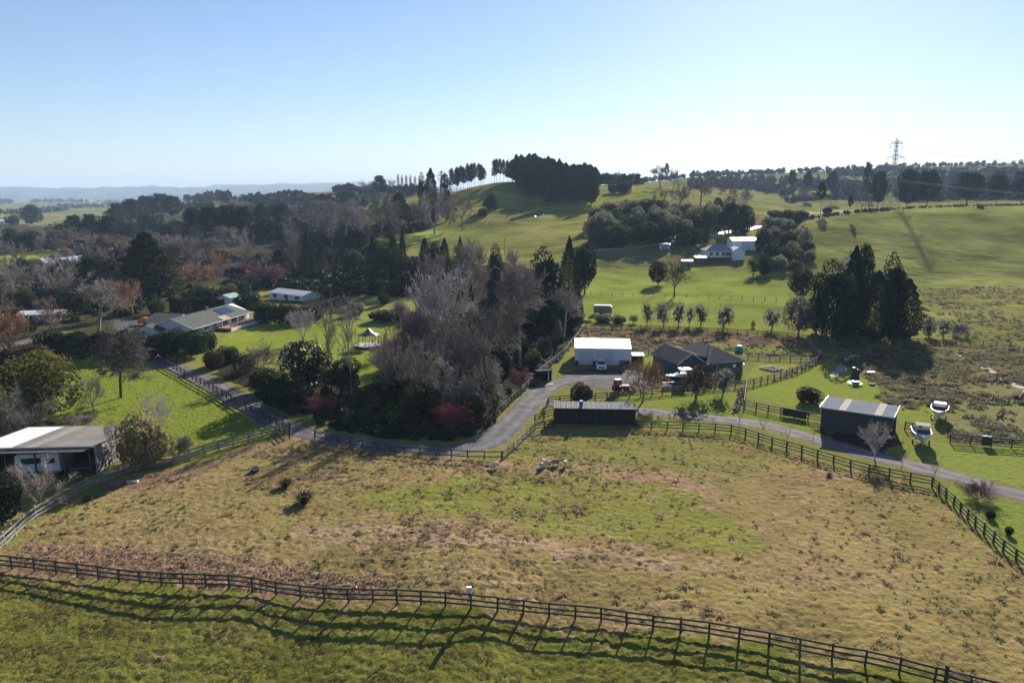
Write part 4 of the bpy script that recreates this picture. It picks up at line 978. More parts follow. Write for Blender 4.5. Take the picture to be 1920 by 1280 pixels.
straw = mat('straw_tussock', (.29,.205,.12), .9, .0, var=.3, scale=.5, c2=(.42,.32,.21), trans=.5)
scatter('tussock_grass', TUS, p, s*1.15, s*.42, straw, 'dry straw coloured tussocks dotting the big paddock', rs)
p = in_poly_points(PAD, 2600, rs, lambda x, y: dens(x+60, y+30)); s = rs.gamma(3., .08, len(p))+.08
scatter('green_tussock', TUS, p, s*1.0, s*.35, mat('green_tussock', (.17,.17,.05), .9, .1, var=.35, scale=.5, trans=.45), 'dull green tufts of coarse grass in the big paddock', rs)
# leaf litter
LIT = [(20,1046),(50,1022),(200,1024),(420,1042),(640,1074),(740,1090),(680,1116),(450,1104),(200,1080),(0,1058)]
p = in_poly_points(LIT, 3800, rs); v, f = quads(np.zeros((1,3)), np.array([[0,0,1.]]), 1, rs, .7, .9); qa = [quads(np.zeros((1,3)), np.array([[0,0,1.]]), 1, rs, .7, .7) for _ in range(6)]
p[:,2] += rs.uniform(.05, .2, len(p)); scatter('fallen_leaves', qa, p, rs.uniform(.06,.16,len(p)), rs.uniform(.06,.14,len(p)), mat('dead_leaf', (.17,.09,.06), .8, .1, var=.45, scale=.9, c2=(.28,.18,.13), trans=.2), 'drift of reddish fallen leaves along the near fence', rs)
# foreground grass
FG = [(-150,1078),(0,1078),(450,1120),(900,1146),(1350,1206),(1650,1266),(1900,1310),(1900,1420),(-150,1420)]
p = in_poly_points(FG, 15000, rs, lambda x, y: np.clip((fbm(x/2.2, y/.8, 3, 61)-.38)*4, .05, 1)); s = rs.uniform(.08, .2, len(p))
scatter('meadow_grass', TUS, p, s*1.4, s*.5, mat('meadow_blade', (.115,.118,.035), .9, .1, var=.35, scale=.4, c2=(.26,.21,.07), trans=.45), 'rough mown grass in the foreground', rs)
# rough grass strip round the left field and lane edges
EDGE = [(110,672),(215,664),(292,680),(470,780),(515,802),(470,820),(345,846),(120,795),(135,745)]
p = off_road(in_poly_points(EDGE, 2600, rs)); s = rs.uniform(.1, .24, len(p)); scatter('lush_grass', TUS, p, s*1.2, s*.5, mat('lush_blade', (.11,.18,.03), .9, .15, var=.35, scale=.4, trans=.3), 'lush green tufts in the left field', rs)
# bronze rushes of the scrubland and rough strips
SC1 = [[(1545,640),(1900,648),(1950,716),(1880,716),(1790,756),(1700,745),(1640,718),(1600,698),(1565,672),(1450,716),(1540,665),(1515,642)], [(1780,800),(1860,704),(1950,704),(2150,760),(2150,828),(1780,828)], [(1085,640),(1100,616),(1520,636),(1536,668),(1400,664),(1340,650),(1230,650),(1190,660)], [(1720,552),(1712,540),(1930,533),(2150,540),(2150,655),(1900,640),(1730,630)], [(1660,735),(1700,750),(1790,760),(1800,770),(1760,790),(1690,770),(1640,742)]]
for (poly, n, cc, nm, lab) in [(SC1[0], 3200, 'brown', 'rush_scrub', 'bronze rushes covering the wet ground behind the grey shed'), (SC1[1], 1500, 'brown', 'rush_scrub', 'thin rushes on the right edge of the wet ground'), (SC1[2], 1700, 'rough', 'rough_growth', 'rusty rough growth behind the sheds'), (SC1[3], 3600, 'brown', 'rush_scrub', 'mixed rushes and weeds under the hill'), (SC1[4], 260, 'brown', 'rush_scrub', 'low bronze rushes beside the boats')]:
    p = off_road(in_poly_points(poly, n, rs, lambda x, y: np.clip((fbm(x/7, y/7, 3, 71)-.40)*4, .04, 1))); s = rs.gamma(3, .13, len(p))+.15
    h = len(p)*2//5
    scatter(nm, TUS, p[:h], s[:h]*1.5, s[:h]*.85, mat('rough_blade', (.21,.125,.065), .9, .15, var=.4, scale=.3, c2=(.32,.21,.12), trans=.4) if cc == 'rough' else mat('rush_blade', (.15,.108,.066), .9, .1, var=.4, scale=.3, c2=(.24,.18,.105), trans=.4), lab, rs)
    scatter('weed_growth', TUS, p[h:], s[h:]*1.4, s[h:]*.6, mat('weed_blade', (.12,.14,.05), .9, .15, var=.4, scale=.3, c2=(.20,.20,.085), trans=.4), lab.replace('bronze', 'dull green').replace('rusty', 'olive').replace('thin rushes', 'thin green weeds').replace('mixed rushes and weeds', 'green weeds'), rs)
# undergrowth of the woods: many small leafy mounds
def mound_arrays(seed, n=170):
    r_ = np.random.RandomState(seed); v = r_.normal(size=(n,3)); v /= np.linalg.norm(v, axis=1)[:,None]; v[:,2] = np.abs(v[:,2]); p_ = v*np.array([.5,.5,.9])*r_.uniform(.6,1,n)[:,None]
    return quads(p_, v, .13, r_, .75, .3)
under0 = None
MND = [mound_arrays(i) for i in range(5)]
def under(poly, n, smin, smax, m, label, hf=.8, nm='undergrowth'):
    p = off_road(in_poly_points(poly, n, rs), 1.2); s = rs.uniform(smin, smax, len(p)); scatter(nm, MND, p, s, s*hf*rs.uniform(.7,1.3,len(p)), m, label, rs)
under([(760,600),(850,500),(990,520),(1070,580),(1085,618),(1000,700),(940,765),(900,800),(800,810),(650,790),(520,765),(480,730),(560,735),(640,745),(700,760),(720,700)], 420, 1.0, 2.8, LM['ever'], 'dark shady undergrowth beneath the wood', .55)
under([(560,792),(620,806),(690,818),(780,829),(860,829),(905,812),(930,785),(900,790),(800,806),(640,790)], 120, .7, 1.7, LM['ever'], 'dark shrubs along the driveway verge', .8)
under([(500,742),(600,740),(740,775),(900,800),(800,812),(640,800),(520,775)], 110, 1., 2.6, LM['green'], 'green shrubbery along the driveway below the wood')
under([(0,520),(120,500),(230,490),(330,540),(330,560),(250,590),(200,600),(100,610),(0,640),(-150,700),(-150,520)], 260, 2., 6., LM['ever'], 'dark garden shrubbery on the left')
under([(0,500),(230,470),(480,490),(500,530),(480,545),(340,540),(230,500)], 200, 2., 5., LM['brown'], 'bronze garden growth behind the giant cypress')
under([(480,545),(500,520),(640,500),(760,490),(850,500),(760,560),(690,552),(600,560)], 220, 2., 5.5, LM['ever'], 'dark shrubbery below the hillside conifers')
under([(480,480),(760,420),(790,430),(700,470),(660,500),(560,515),(480,520)], 160, 2., 6., LM['brown'], 'brown garden growth around the hillside house')
under([(1105,465),(1095,440),(1115,405),(1170,378),(1290,384),(1400,398),(1420,420),(1330,436),(1240,452)], 420, 1.0, 2.4, LM['grey'], 'grey-green scrub filling the grove above the lane')
under([(1425,440),(1440,400),(1500,400),(1525,450),(1528,500),(1440,512),(1420,470)], 160, 1., 2.6, LM['ever'], 'dark scrub at the left foot of the hill')
under([(1000,700),(1060,650),(1085,625),(1070,640),(1040,690),(985,742),(930,800),(900,808),(950,760)], 70, .8, 2., LM['grey'], 'grey shrubs along the lane fence')
# far woods: low trees merged into masses
def treelet(seed, n=60, tall=1.3):
    r_ = np.random.RandomState(seed); v = r_.normal(size=(n,3)); v /= np.linalg.norm(v, axis=1)[:,None]; p_ = v*np.array([.42,.42,.5*tall])*r_.uniform(.6,1,n)[:,None]+np.array([0,0,.6*tall]); return quads(p_, v, .2, r_, .75, .3)
TL = [treelet(i) for i in range(6)]
def wood(pixels, n, smin, smax, m, label, jitter=(10, 3), Y=None):
    pos = []; r2 = random.Random(len(pixels)*7+n)
    for i in range(n):
        j = r2.randrange(len(pixels)-1) if len(pixels) > 1 else 0; t = r2.random(); a, b = pixels[j], pixels[min(j+1, len(pixels)-1)]
        q = P(a[0]+(b[0]-a[0])*t+r2.uniform(-1,1)*jitter[0], a[1]+(b[1]-a[1])*t+r2.uniform(-1,1)*jitter[1]); pos.append(tuple(q))
    s = rs.uniform(smin, smax, n)*.72; return scatter('far_wood', TL, pos, s, s*rs.uniform(.55,.95,n), m, label, rs)
fw = mat('far_leaf', (.028,.042,.022), .8, .2, var=.35, scale=.02); fb = mat('far_twig', (.10,.08,.07), .9, .15, var=.3, scale=.02)
wood([(-20,402),(50,399),(130,394)], 130, 7, 13, fw, 'dark far wood at the left edge of the plain')
wood([(100,392),(190,386),(280,384)], 170, 7, 14, fb, 'brown bare far wood on the left plain')
wood([(180,380),(330,378),(420,376)], 260, 10, 20, fb, 'bare tree belts far out on the left plain', (12,3))
wood([(0,382),(20,381)], 30, 20, 34, fw, 'dark far plantation at the left horizon', (6,1)); wood([(60,380),(110,379),(160,380)], 70, 16, 30, fw, 'dark far tree belt below the blue hills', (8,1.5))
wood([(100,389),(150,388),(190,388)], 36, 8, 15, fw, 'dark trees beyond the far green field')
wood([(340,394),(370,392),(398,392)], 60, 8, 13, fw, 'dark conifer shelter belt on the left slope', (4,1)); wood([(522,373),(545,371),(568,372)], 70, 9, 14, fw, 'dark conifer block on the left ridge', (4,1)); wood([(628,362),(650,360),(668,360)], 60, 9, 14, fw, 'dark shelter belt on the ridge above the green field', (4,1))
wood([(480,378),(540,385),(600,380)], 90, 8, 14, fb, 'brown bare wood on the left ridge', (14,4)); wood([(430,385),(480,380),(520,377)], 60, 9, 15, fb, 'bare wood beyond the valley belt')
wood([(470,412),(540,400),(600,398),(690,385)], 150, 6, 13, fb, 'bare wood filling the upper left slope', (16,10)); wood([(480,440),(540,440),(600,450),(660,440)], 90, 6, 12, fb, 'grey bare wood on the middle slope', (16,10))
wood([(150,440),(220,442),(300,440),(460,436)], 110, 6, 12, fw, 'evergreen understorey of the valley belt', (14,7)); wood([(20,470),(80,462),(200,478),(330,480)], 90, 5, 10, fb, 'bare garden trees on the left valley floor', (16,9))
wood([(672,362),(720,362),(790,362)], 70, 8, 13, fb, 'bare wood along the left skyline ridge', (6,3))
wood([(1120,338),(1170,336),(1220,337),(1280,334),(1340,331),(1400,328),(1470,324)], 240, 7, 13, fw, 'trees along the skyline right of the plantation', (8,2))
wood([(1480,324),(1550,322),(1640,318),(1720,314),(1800,312),(1930,310)], 130, 7, 13, fw, 'trees along the right skyline', (10,2))
wood([(1560,330),(1680,326),(1800,328),(1930,326)], 260, 7, 14, fw, 'dark woods on the right far slope', (14,4)); wood([(1500,352),(1560,350),(1620,352)], 170, 7, 14, fb, 'bare wood below the right far ridge', (12,5))
wood([(1650,345),(1750,344),(1850,344),(1930,344)], 280, 7, 13, fw, 'woods behind the trees at the hill crest', (12,6)); wood([(1290,352),(1360,350),(1430,356),(1480,366)], 180, 6, 13, fb, 'bare trees on the right far paddocks', (14,5))
wood([(1370,346),(1440,342),(1500,342)], 40, 5, 8, fw, 'dark hedge line on the far right slope', (10,1)); wood([(1480,378),(1560,372),(1640,376)], 150, 3, 8, fb, 'hedge and scrub in the right far paddock', (12,2))
wood([(1505,412),(1560,404),(1620,397),(1665,394)], 160, 1.0, 2.2, fb, 'scrubby hedge along the left crest of the hill', (5,.8)); wood([(1665,393.5),(1760,388.5),(1860,386),(1930,385)], 200, .7, 1.7, fb, 'low scrub along the crest of the hill', (5,.4))
wood([(1290,345),(1400,342),(1500,346),(1600,350)], 200, 6, 12, fb, 'brown tree belts on the right far slope', (14,8)); wood([(1560,362),(1680,358),(1800,356),(1930,356)], 320, 7, 12, fw, 'dark tree belt behind the right hill', (14,9)); wood([(1700,376),(1800,372),(1925,372)], 240, 5, 11, fw, 'undergrowth beyond the hill crest', (14,3))
# ------------------------------------------------------------------ building materials
white_steel = mat('white_steel', (.72,.74,.76), .45, .5, var=.08, scale=.6, wave=('X', 2.0))
white_roof = mat('white_roofing', (.78,.78,.77), .32, .5, var=.06, scale=.5, wave=('X', 2.0))
white_paint = mat('white_paint', (.74,.74,.72), .5, .4, var=.1, scale=1.)
grey_steel = mat('grey_steel', (.15,.17,.205), .9, .04, var=.15, scale=.5, wave=('X', 2.0))
galv = mat('galvanised_roof', (.36,.36,.36), .6, .4, var=.2, scale=1.2, wave=('X', 1.3))
brown_roof = mat('weathered_roof', (.13,.11,.10), .75, .25, var=.22, scale=.35, wave=('X', 2.0), c2=(.17,.145,.13))
clear_roof = mat('clear_sheet', (.36,.31,.26), .9, .08, var=.1, scale=1.)
black_board = mat('black_boarding', (.022,.021,.020), .8, .2, var=.4, scale=2., wave=('X', 2.4))
dark_wall = mat('charcoal_wall', (.060,.078,.108), .6, .35, var=.2, scale=1., wave=('X', 2.6))
dark_roof = mat('dark_roofing', (.036,.040,.056), .9, .05, var=.15, scale=.8, wave=('X', 2.0))
green_roof = mat('green_roofing', (.062,.066,.060), .8, .2, var=.15, scale=.8, wave=('X', 2.2))
glass = mat('window_glass', (.02,.025,.03), .08, .8, var=.2, scale=.5)
timber = mat('dark_timber', (.050,.040,.032), .8, .25, var=.4, scale=5, bump=.4)
silver_timber = mat('silvered_timber', (.20,.185,.165), .75, .3, var=.35, scale=5, bump=.4)
deck_wood = mat('deck_wood', (.28,.14,.09), .7, .3, var=.25, scale=4)
concrete = mat('concrete_block', (.22,.21,.21), .9, .2, var=.3, scale=1.2, bump=.3)
black_plastic = mat('black_plastic', (.018,.018,.02), .5, .4, var=.2)
rubber = mat('rubber', (.018,.018,.018), .85, .2, var=.3)
chrome = mat('bright_metal', (.55,.56,.58), .3, .5, metal=.9, var=.1)
car_white = mat('white_car_paint', (.78,.78,.78), .25, .6, var=.03)
lamp_glass = mat('headlight_glass', (.6,.62,.65), .1, .8, var=.05)
red_paint = mat('red_paint', (.36,.035,.025), .4, .5, var=.2, scale=3)
orange_tarp = mat('orange_tarpaulin', (.75,.12,.02), .6, .3, var=.15, scale=2, bump=.4)
blue_plastic = mat('blue_plastic', (.05,.10,.30), .5, .4, var=.15)
teal_plastic = mat('teal_plastic', (.10,.22,.24), .5, .4, var=.15)
solar = mat('solar_panel', (.015,.02,.05), .15, .8, var=.3, scale=6)
stone = mat('pale_stone', (.45,.43,.40), .8, .3, var=.3, scale=4)
soil = mat('garden_soil', (.07,.055,.035), .95, .1, var=.4, scale=5)
brick = mat('red_brick', (.20,.09,.065), .85, .2, var=.35, scale=8)

def local(o_name, label, cat, A, B, group=None):
    """Empty at ground point A whose x axis runs towards B"""
    A = Vector(A); B = Vector(B); ang = math.atan2(B.y-A.y, B.x-A.x)
    return thing(o_name, label, cat, A, ang, group), (Vector((B.x-A.x, B.y-A.y))).length
def ground_pt(p): return Vector((p[0], p[1], h1(p[0], p[1])))
def panel(name, par, m, x0, x1, z0, z1, y=-.03, t=.06): return MB().box(x0, x1, y-t/2, y+t/2, z0, z1).build(name, m, par)
def window(par, x0, x1, z0, z1, y=-.02, frame=None):
    f = MB(); w = .07
    f.box(x0-w, x1+w, y-.04, y+.02, z1, z1+w).box(x0-w, x1+w, y-.04, y+.02, z0-w, z0).box(x0-w, x0, y-.04, y+.02, z0, z1).box(x1, x1+w, y-.04, y+.02, z0, z1).box((x0+x1)/2-.03, (x0+x1)/2+.03, y-.035, y+.02, z0, z1)
    fo = f.build('window', frame or white_paint, par); MB().box(x0, x1, y-.015, y+.015, z0, z1).build('pane', glass, fo); return fo

# ------------------------------------------------------------------ white three-bay shed
A = P(1078.5, 684); B = P(1182, 685); t, Ln = local('shed', 'white steel three bay shed behind the parked ute', 'shed', A, B)
eh, rh, dp = 3.45, 4.5, 9.0
MB().prism([(0,0),(0,eh),(dp/2,rh),(dp,eh),(dp,0)], 'x', 0, Ln).build('wall', white_steel, t)
MB().slab([(-.15,-.2,eh+.02),(Ln+.15,-.2,eh+.02),(Ln+.15,dp/2,rh+.1),(-.15,dp/2,rh+.1)], .06).slab([(-.15,dp/2,rh+.1),(Ln+.15,dp/2,rh+.1),(Ln+.15,dp+.2,eh+.02),(-.15,dp+.2,eh+.02)], .06).build('roof', white_roof, t)
MB().box(-.1, Ln+.1, -.32, -.2, eh-.06, eh+.06).build('gutter', white_paint, t)
rd = mat('roller_door', (.60,.64,.68), .5, .4, var=.06, scale=.6, wave=('Z', 3.2))
for x in (.55, 4.35): panel('roller_door', t, rd, x, x+3.1, .02, 2.95)
d = panel('door', t, mat('pale_door', (.62,.66,.70), .5, .4, var=.05), 7.9, 8.75, .05, 2.05); MB().box(8.6, 8.66, -.12, -.06, 1., 1.1).build('handle', chrome, d)
for x in (.2, 3.95, 7.65, Ln-.25): MB().box(x, x+.06, -.05, 0, .05, eh-.1).build('downpipe' if x in (.2,) else 'bay_trim', white_paint, t)
# things against its front
def on(t, x, y): return t.matrix_basis @ Vector((x, y, 0))
bpy.context.view_layer.update()
q = ground_pt(on(t, Ln-1.1, -.75)); g = thing('water_trough', 'dark low bin against the right end of the white shed front', 'bin', q, t.rotation_euler.z)
MB().box(-.95,.95,-.45,.45,.05,.95).build('body', mat('dark_blue_steel', (.03,.04,.06), .6, .3, var=.2), g, .03); MB().box(-1,1,-.5,.5,.95,1.02).build('lid', black_plastic, g)
for x, lab in ((.3, 'dark drum at the left corner of the white shed'), (3.75, 'dark drum between the two roller doors')):
    q = ground_pt(on(t, x, -.5)); g = thing('drum', lab, 'drum', q); MB().lathe([(.3,0),(.32,.1),(.3,.3),(.32,.45),(.3,.6),(.31,.9)], 12).build('barrel', mat('dark_drum', (.03,.035,.05), .5, .4, var=.2), g); MB().lathe([(.27,.9),(.27,.93)], 12).build('lid', black_plastic, g)
q = ground_pt(on(t, Ln+1.5, 1.4)); g = thing('lean_to', 'small open lean-to with a pale roof beside the white shed', 'lean-to', q, t.rotation_euler.z)
MB().slab([(-1.2,-1,1.9),(1.3,-1,1.9),(1.3,1.4,2.1),(-1.2,1.4,2.1)], .05).build('roof', galv, g)
for x, y in ((-1.1,-.9),(1.2,-.9),(-1.1,1.3),(1.2,1.3)): MB().box(x-.05,x+.05,y-.05,y+.05,0,1.88).build('post', timber, g)
MB().box(-1.1,1.2,1.25,1.3,0,1.9).build('wall', black_board, g)

# ------------------------------------------------------------------ blue-grey house
A = P(1328, 708); B = P(1397, 705); t, Ln = local('house', 'dark blue grey house with a hipped dark roof', 'house', A, B)
t.rotation_euler.z += .13; eh = 2.75; dp = 11.5; rp = 4.9
MB().box(0, Ln, 0, dp, 0, eh).build('wall', dark_wall, t)
o_ = .45; hx = Ln/2
MB().slab([(-o_,-o_,eh),(Ln+o_,-o_,eh),(hx,4.2,rp)], .04).slab([(Ln+o_,-o_,eh),(Ln+o_,dp+o_,eh),(hx,dp-2,rp),(hx,4.2,rp)], .04).slab([(-o_,dp+o_,eh),(-o_,-o_,eh),(hx,4.2,rp),(hx,dp-2,rp)], .04).slab([(Ln+o_,dp+o_,eh),(-o_,dp+o_,eh),(hx,dp-2,rp)], .04).build('roof', dark_roof, t)
fa = mat('pale_fascia', (.55,.56,.58), .4, .5, var=.05)
MB().box(-o_-.04, Ln+o_+.04, -o_-.05, -o_+.01, eh-.16, eh-.02).box(-o_-.05, -o_+.01, -o_, dp+o_, eh-.16, eh-.02).box(Ln+o_-.01, Ln+o_+.05, -o_, dp+o_, eh-.16, eh-.02).build('gutter', dark_wall, t)
wx0, wx1, wy0, wy1 = -5.2, -.02, 2.0, 11.5; wm = (wx0+wx1)/2; wr = 4.5
MB().prism([(wx0,0),(wx0,eh),(wm,wr-.15),(wx1,eh),(wx1,0)], 'y', wy0, wy1).build('wall', dark_wall, t)
MB().slab([(wx0-.5,wy0-.4,eh-.22),(wm,wy0-.4,wr),(wm,wy1+.3,wr),(wx0-.5,wy1+.3,eh-.22)], .05).slab([(wm,wy0-.4,wr),(1.6,wy0-.4,eh+.35),(1.6,wy1+.3,eh+.35),(wm,wy1+.3,wr)], .05).build('wing_roof', dark_roof, t)
MB().bar((wx0-.5,wy0-.44,eh-.24),(wm,wy0-.44,wr-.02),.05,.2).bar((wm,wy0-.44,wr-.02),(-.2,wy0-.44,eh+.1),.05,.2).build('barge_board', fa, t)
window(t, 2.0, 3.6, .9, 2.2, frame=dark_wall); window(t, .5, 1.3, 1.0, 2.2, frame=dark_wall)
MB().box(1.75,1.83,-.1,-.02,.1,eh).build('downpipe', fa, t)
g = MB().lathe([(.16,-.03),(.34,.02)], 12).build('satellite_dish', white_paint, t); g.location = (5.3,-.35,2.0); g.rotation_euler = (R(75),0,R(-20))
panel('heat_pump', t, white_paint, 7.1, 7.6, 1.7, 2.2, y=-.18, t=.25)
window(t, wx0+1.5, wx0+3.2, 1.0, 2.1, y=wy0-.03, frame=dark_wall); panel('door', t, glass, wx0+4.2, wx0+5.2, .1, 2.1, y=wy0-.03)
MB().lathe([(.08,0),(.08,.55)], 8, (hx-.6,5,rp-.35)).build('flue', dark_roof, t)

# ------------------------------------------------------------------ black stable
A = P(1039, 794); B = P(1191, 797); t, Ln = local('stable', 'long black boarded stable with a corrugated roof', 'stable', A, B)
t.location.z -= .1
MB().box(0, Ln, 0, 2.8, 0, 2.5).build('wall', black_board, t)
MB().slab([(-.12,-.25,2.56),(Ln+.12,-.25,2.56),(Ln+.12,3.0,2.72),(-.12,3.0,2.72)], .06).build('roof', mat('ribbed_roof', (.20,.195,.19), .9, .03, var=.35, scale=1.6, wave=('X', .42)), t)
rb = MB()
for i in range(int(Ln/.38)): rb.bar((i*.38,-.27,2.59),(i*.38,3.0,2.75),.10,.04)
rb.build('roof_rib', mat('roof_rib_metal', (.29,.28,.275), .9, .03, var=.3), t)
for i in range(4): MB().box(.3+i*2.9, .42+i*2.9, -.06, 0, .02, 2.48).build('post', timber, t)
for i in range(3): panel('half_door', t, mat('stable_door', (.03,.028,.026), .8, .2, var=.3, scale=3), .9+i*3.4, 2.1+i*3.4, .05, 1.3)
bpy.context.view_layer.update()
q = t.matrix_basis @ Vector((3.95, .5, 2.66)); g = thing('barrel', 'blue barrel standing on the stable roof', 'barrel', q)
MB().lathe([(.27,0),(.3,.08),(.28,.3),(.3,.5),(.28,.72),(.27,.85)], 14).build('body', blue_plastic, g); MB().lathe([(.25,.85),(.25,.9)], 14).build('lid', mat('pale_blue_plastic', (.25,.35,.5), .5, .4, var=.1), g)

# ------------------------------------------------------------------ grey shed at right
h_ = 3.45; A = PE(1541, 762, h_); B = PE(1674, 781, h_); A.z = 0; B.z = 0; A = ground_pt(A); B = ground_pt(B); t, Ln = local('shed', 'tall dark shed with a grey roof and clear strips', 'shed', A, B)
D = 5.6
MB().box(0, Ln, .02, .1, 0, h_).box(0, .08, .1, D, 0, h_+.1).box(0, Ln, D-.08, D, 0, h_+.1).build('wall', mat('dark_shed_wall', (.045,.047,.05), .7, .3, var=.3, scale=1.5, wave=('X', 2.2)), t)
for i in range(3): MB().box(Ln-.16, Ln, .2+i*2.5, .36+i*2.5, 0, h_+.05).build('post', timber, t)
MB().box(Ln-.1, Ln-.04, .1, D, 1.9, h_).build('side_wall', mat('dark_shed_wall', ()), t)
MB().slab([(-.2,-.25,h_+.04),(Ln+.2,-.25,h_+.04),(Ln+.2,D+.2,h_+.26),(-.2,D+.2,h_+.26)], .06).build('roof', grey_steel, t)
for x0 in (2.25, 6.85): MB().slab([(x0,-.26,h_+.075),(x0+.95,-.26,h_+.075),(x0+.95,D+.21,h_+.295),(x0,D+.21,h_+.295)], .02).build('skylight', clear_roof, t)
MB().box(-.2, Ln+.2, -.34, -.25, h_-.1, h_+.06).build('gutter', grey_steel, t)
MB().bar((Ln+.24,-.25,h_+.06),(Ln+.24,D+.2,h_+.28),.06,.18).bar((-.24,-.25,h_+.06),(-.24,D+.2,h_+.28),.06,.18).build('barge_board', fa, t)

# ------------------------------------------------------------------ left barn with vehicle parked below
FR = Vector((-49.7, 84.7, 0)); FL = Vector((-63.5, 83.7, 0)); FR = ground_pt(FR); FL = ground_pt(FL)
t, Ln = local('barn', 'open fronted barn with a patched brown roof at the left edge', 'barn', FL, FR); D = 12.
def zr(y): return 3.75-1.15*y/D
for x0, x1, m_ in ((-.2, 4.4, mat('bright_sheet', (.75,.75,.74), .3, .6, var=.06, wave=('X', 2.0))), (4.4, 5.9, brown_roof), (5.9, 7.2, mat('pale_brown_sheet', (.22,.19,.165), .7, .3, var=.15, scale=.5, wave=('X', 2.0))), (7.2, Ln+.15, brown_roof)):
    MB().slab([(x0,-.1,zr(-.1)),(x1,-.1,zr(-.1)),(x1,D,zr(D)),(x0,D,zr(D))], .05).build('roof_sheet', m_, t)
MB().slab([(-.2,-1.25,3.5),(Ln-.7,-1.25,3.5),(Ln-.1,-.2,3.68),(-.2,-.2,3.68)], .05).build('front_canopy', brown_roof, t)
MB().box(-.2, Ln+.2, -.28, -.12, 3.68, 3.82).build('gutter', chrome, t)
MB().box(Ln-.15, Ln, .3, D-.3, 0, 2.6).prism([(.3,2.6),(D-.3,2.6),(.3,3.6)], 'x', Ln-.15, Ln).build('side_wall', concrete, t)
MB().box(0, Ln-.2, D-.35, D-.2, 0, 2.5).build('back_wall', black_board, t); MB().box(-.1, 0.02, .3, D-.4, 0, 2.55).build('side_wall', black_board, t)
for x in (.3, 3.6, 7.0, 10.3, Ln-.6): MB().box(x-.08, x+.08, -.1, .06, 0, 3.6).build('post', timber, t)
bpy.context.view_layer.update()
q = ground_pt(t.matrix_basis @ Vector((6.6, 1.5, 0))); g = thing('horse_truck', 'pale blue-white box truck parked under the barn roof', 'truck', q, t.rotation_euler.z+R(8))
pw = mat('pale_blue_panel', (.42,.50,.62), .45, .4, var=.12, scale=1.2)
MB().prism([(-2.2,.5),(2.6,.5),(2.6,2.75),(2.3,2.9),(-1.9,2.9),(-2.2,2.7)], 'y', -1.1, 3.6).build('body', pw, g, .04)
f = panel('window', g, white_paint, 1.1, 2.2, 1.55, 2.35, y=-1.12, t=.05); panel('pane', f, glass, 1.2, 2.1, 1.62, 2.28, y=-1.15, t=.04)
panel('window', g, glass, -1.5, .6, 1.7, 2.4, y=-1.12, t=.05); MB().box(-2.1,2.5,-1.25,-1.1,.45,.75).build('bumper', black_plastic, g)
for x in (-1.9, 2.3):
    for y in (-.6, 2.8):
        w_ = MB().lathe([(.2,-.13),(.42,-.13),(.42,.13),(.2,.13)], 14).build('wheel', rubber, g); w_.location = (x,y,.42); w_.rotation_euler = (0,R(90),0)
q = ground_pt(t.matrix_basis @ Vector((10.9, 3.4, 0))); g = thing('trailer', 'dark flat deck trailer in the shade of the barn', 'trailer', q, t.rotation_euler.z+R(10))
MB().box(-1.2,1.2,-2,2,.6,.75).box(-1.2,-1.12,-2,2,.75,1.3).box(1.12,1.2,-2,2,.75,1.3).build('deck', mat('dull_steel', (.12,.13,.16), .5, .4, var=.2), g); MB().bar((0,-2,.6),(0,-3.2,.5),.1,.1).build('drawbar', black_plastic, g)
for x in (-1.0, 1.0):
    w_ = MB().lathe([(.15,-.1),(.33,-.1),(.33,.1),(.15,.1)], 12).build('wheel', rubber, g); w_.location = (x,0,.33); w_.rotation_euler = (0,R(90),0)

# ------------------------------------------------------------------ green roofed house with deck
A = P(358, 633); B = P(468, 603); t, Ln = local('house', 'long white house with a green roof, solar panels and a deck', 'house', A, B); eh = 2.45; W_ = 9.5; rh = 4.5
# x axis runs along the deck side away from the camera; y axis to the left
MB().prism([(0,0),(0,eh),(W_/2,rh-.1),(W_,eh),(W_,0)], 'x', 0, Ln).build('wall', mat('white_weatherboard', (.62,.64,.68), .6, .3, var=.06, scale=1., wave=('Z', 3.0)), t)
MB().slab([(-.4,-1.0,eh-.28),(Ln+.3,-1.0,eh-.28),(Ln-2.6,W_/2,rh),(-.4,W_/2,rh)], .06).slab([(-.4,W_/2,rh),(Ln-2.6,W_/2,rh),(Ln+.3,W_+.5,eh-.1),(-.4,W_+.5,eh-.1)], .06).slab([(Ln+.3,-1.0,eh-.28),(Ln+.3,W_+.5,eh-.1),(Ln-2.6,W_/2,rh)], .06).build('roof', green_roof, t)
MB().box(-.4, Ln+.3, -1.1, -1.0, eh-.4, eh-.26).bar((-.44,-1.0,eh-.3),(-.44,W_/2,rh),.06,.2).bar((-.44,W_/2,rh),(-.44,W_+.5,eh-.12),.06,.2).build('fascia', white_paint, t)
def rf(x, y): return (x, y, (eh-.28)+(rh-eh+.28)*(y+1.0)/(W_/2+1.0)+.12)
MB().slab([rf(Ln-11,1.2), rf(Ln-5,1.2), rf(Ln-5,3.9), rf(Ln-11,3.9)], .05).build('solar_panel', solar, t)
MB().slab([rf(Ln*.47,-1.0), rf(Ln*.60,-1.0), rf(Ln*.60,.7), rf(Ln*.47,.7)], .05).build('skylight', clear_roof, t)
for x0, x1 in ((1.2,3.4),(5.6,7.6),(9.2,11.0),(13.,16.),(18.,20.5),(22.5,25.)):
    if x1 < Ln-.5: window(t, x0, x1, .5 if x0 > 8 else .9, 2.05)
MB().box(10.5, Ln+1.0, -4.2, -.02, .1, .55).build('deck', deck_wood, t); MB().box(10.5, Ln+1.0, -4.28, -4.2, -.25, .5).build('deck_skirt', white_paint, t)
for i in range(10):
    x = 10.6+(Ln-9.8)*i/9; MB().box(x-.05,x+.05,-4.18,-4.08,.55,1.5).build('baluster', timber, t)
MB().box(10.5, Ln+1.0, -4.2, -4.06, 1.5, 1.58).build('handrail', timber, t)
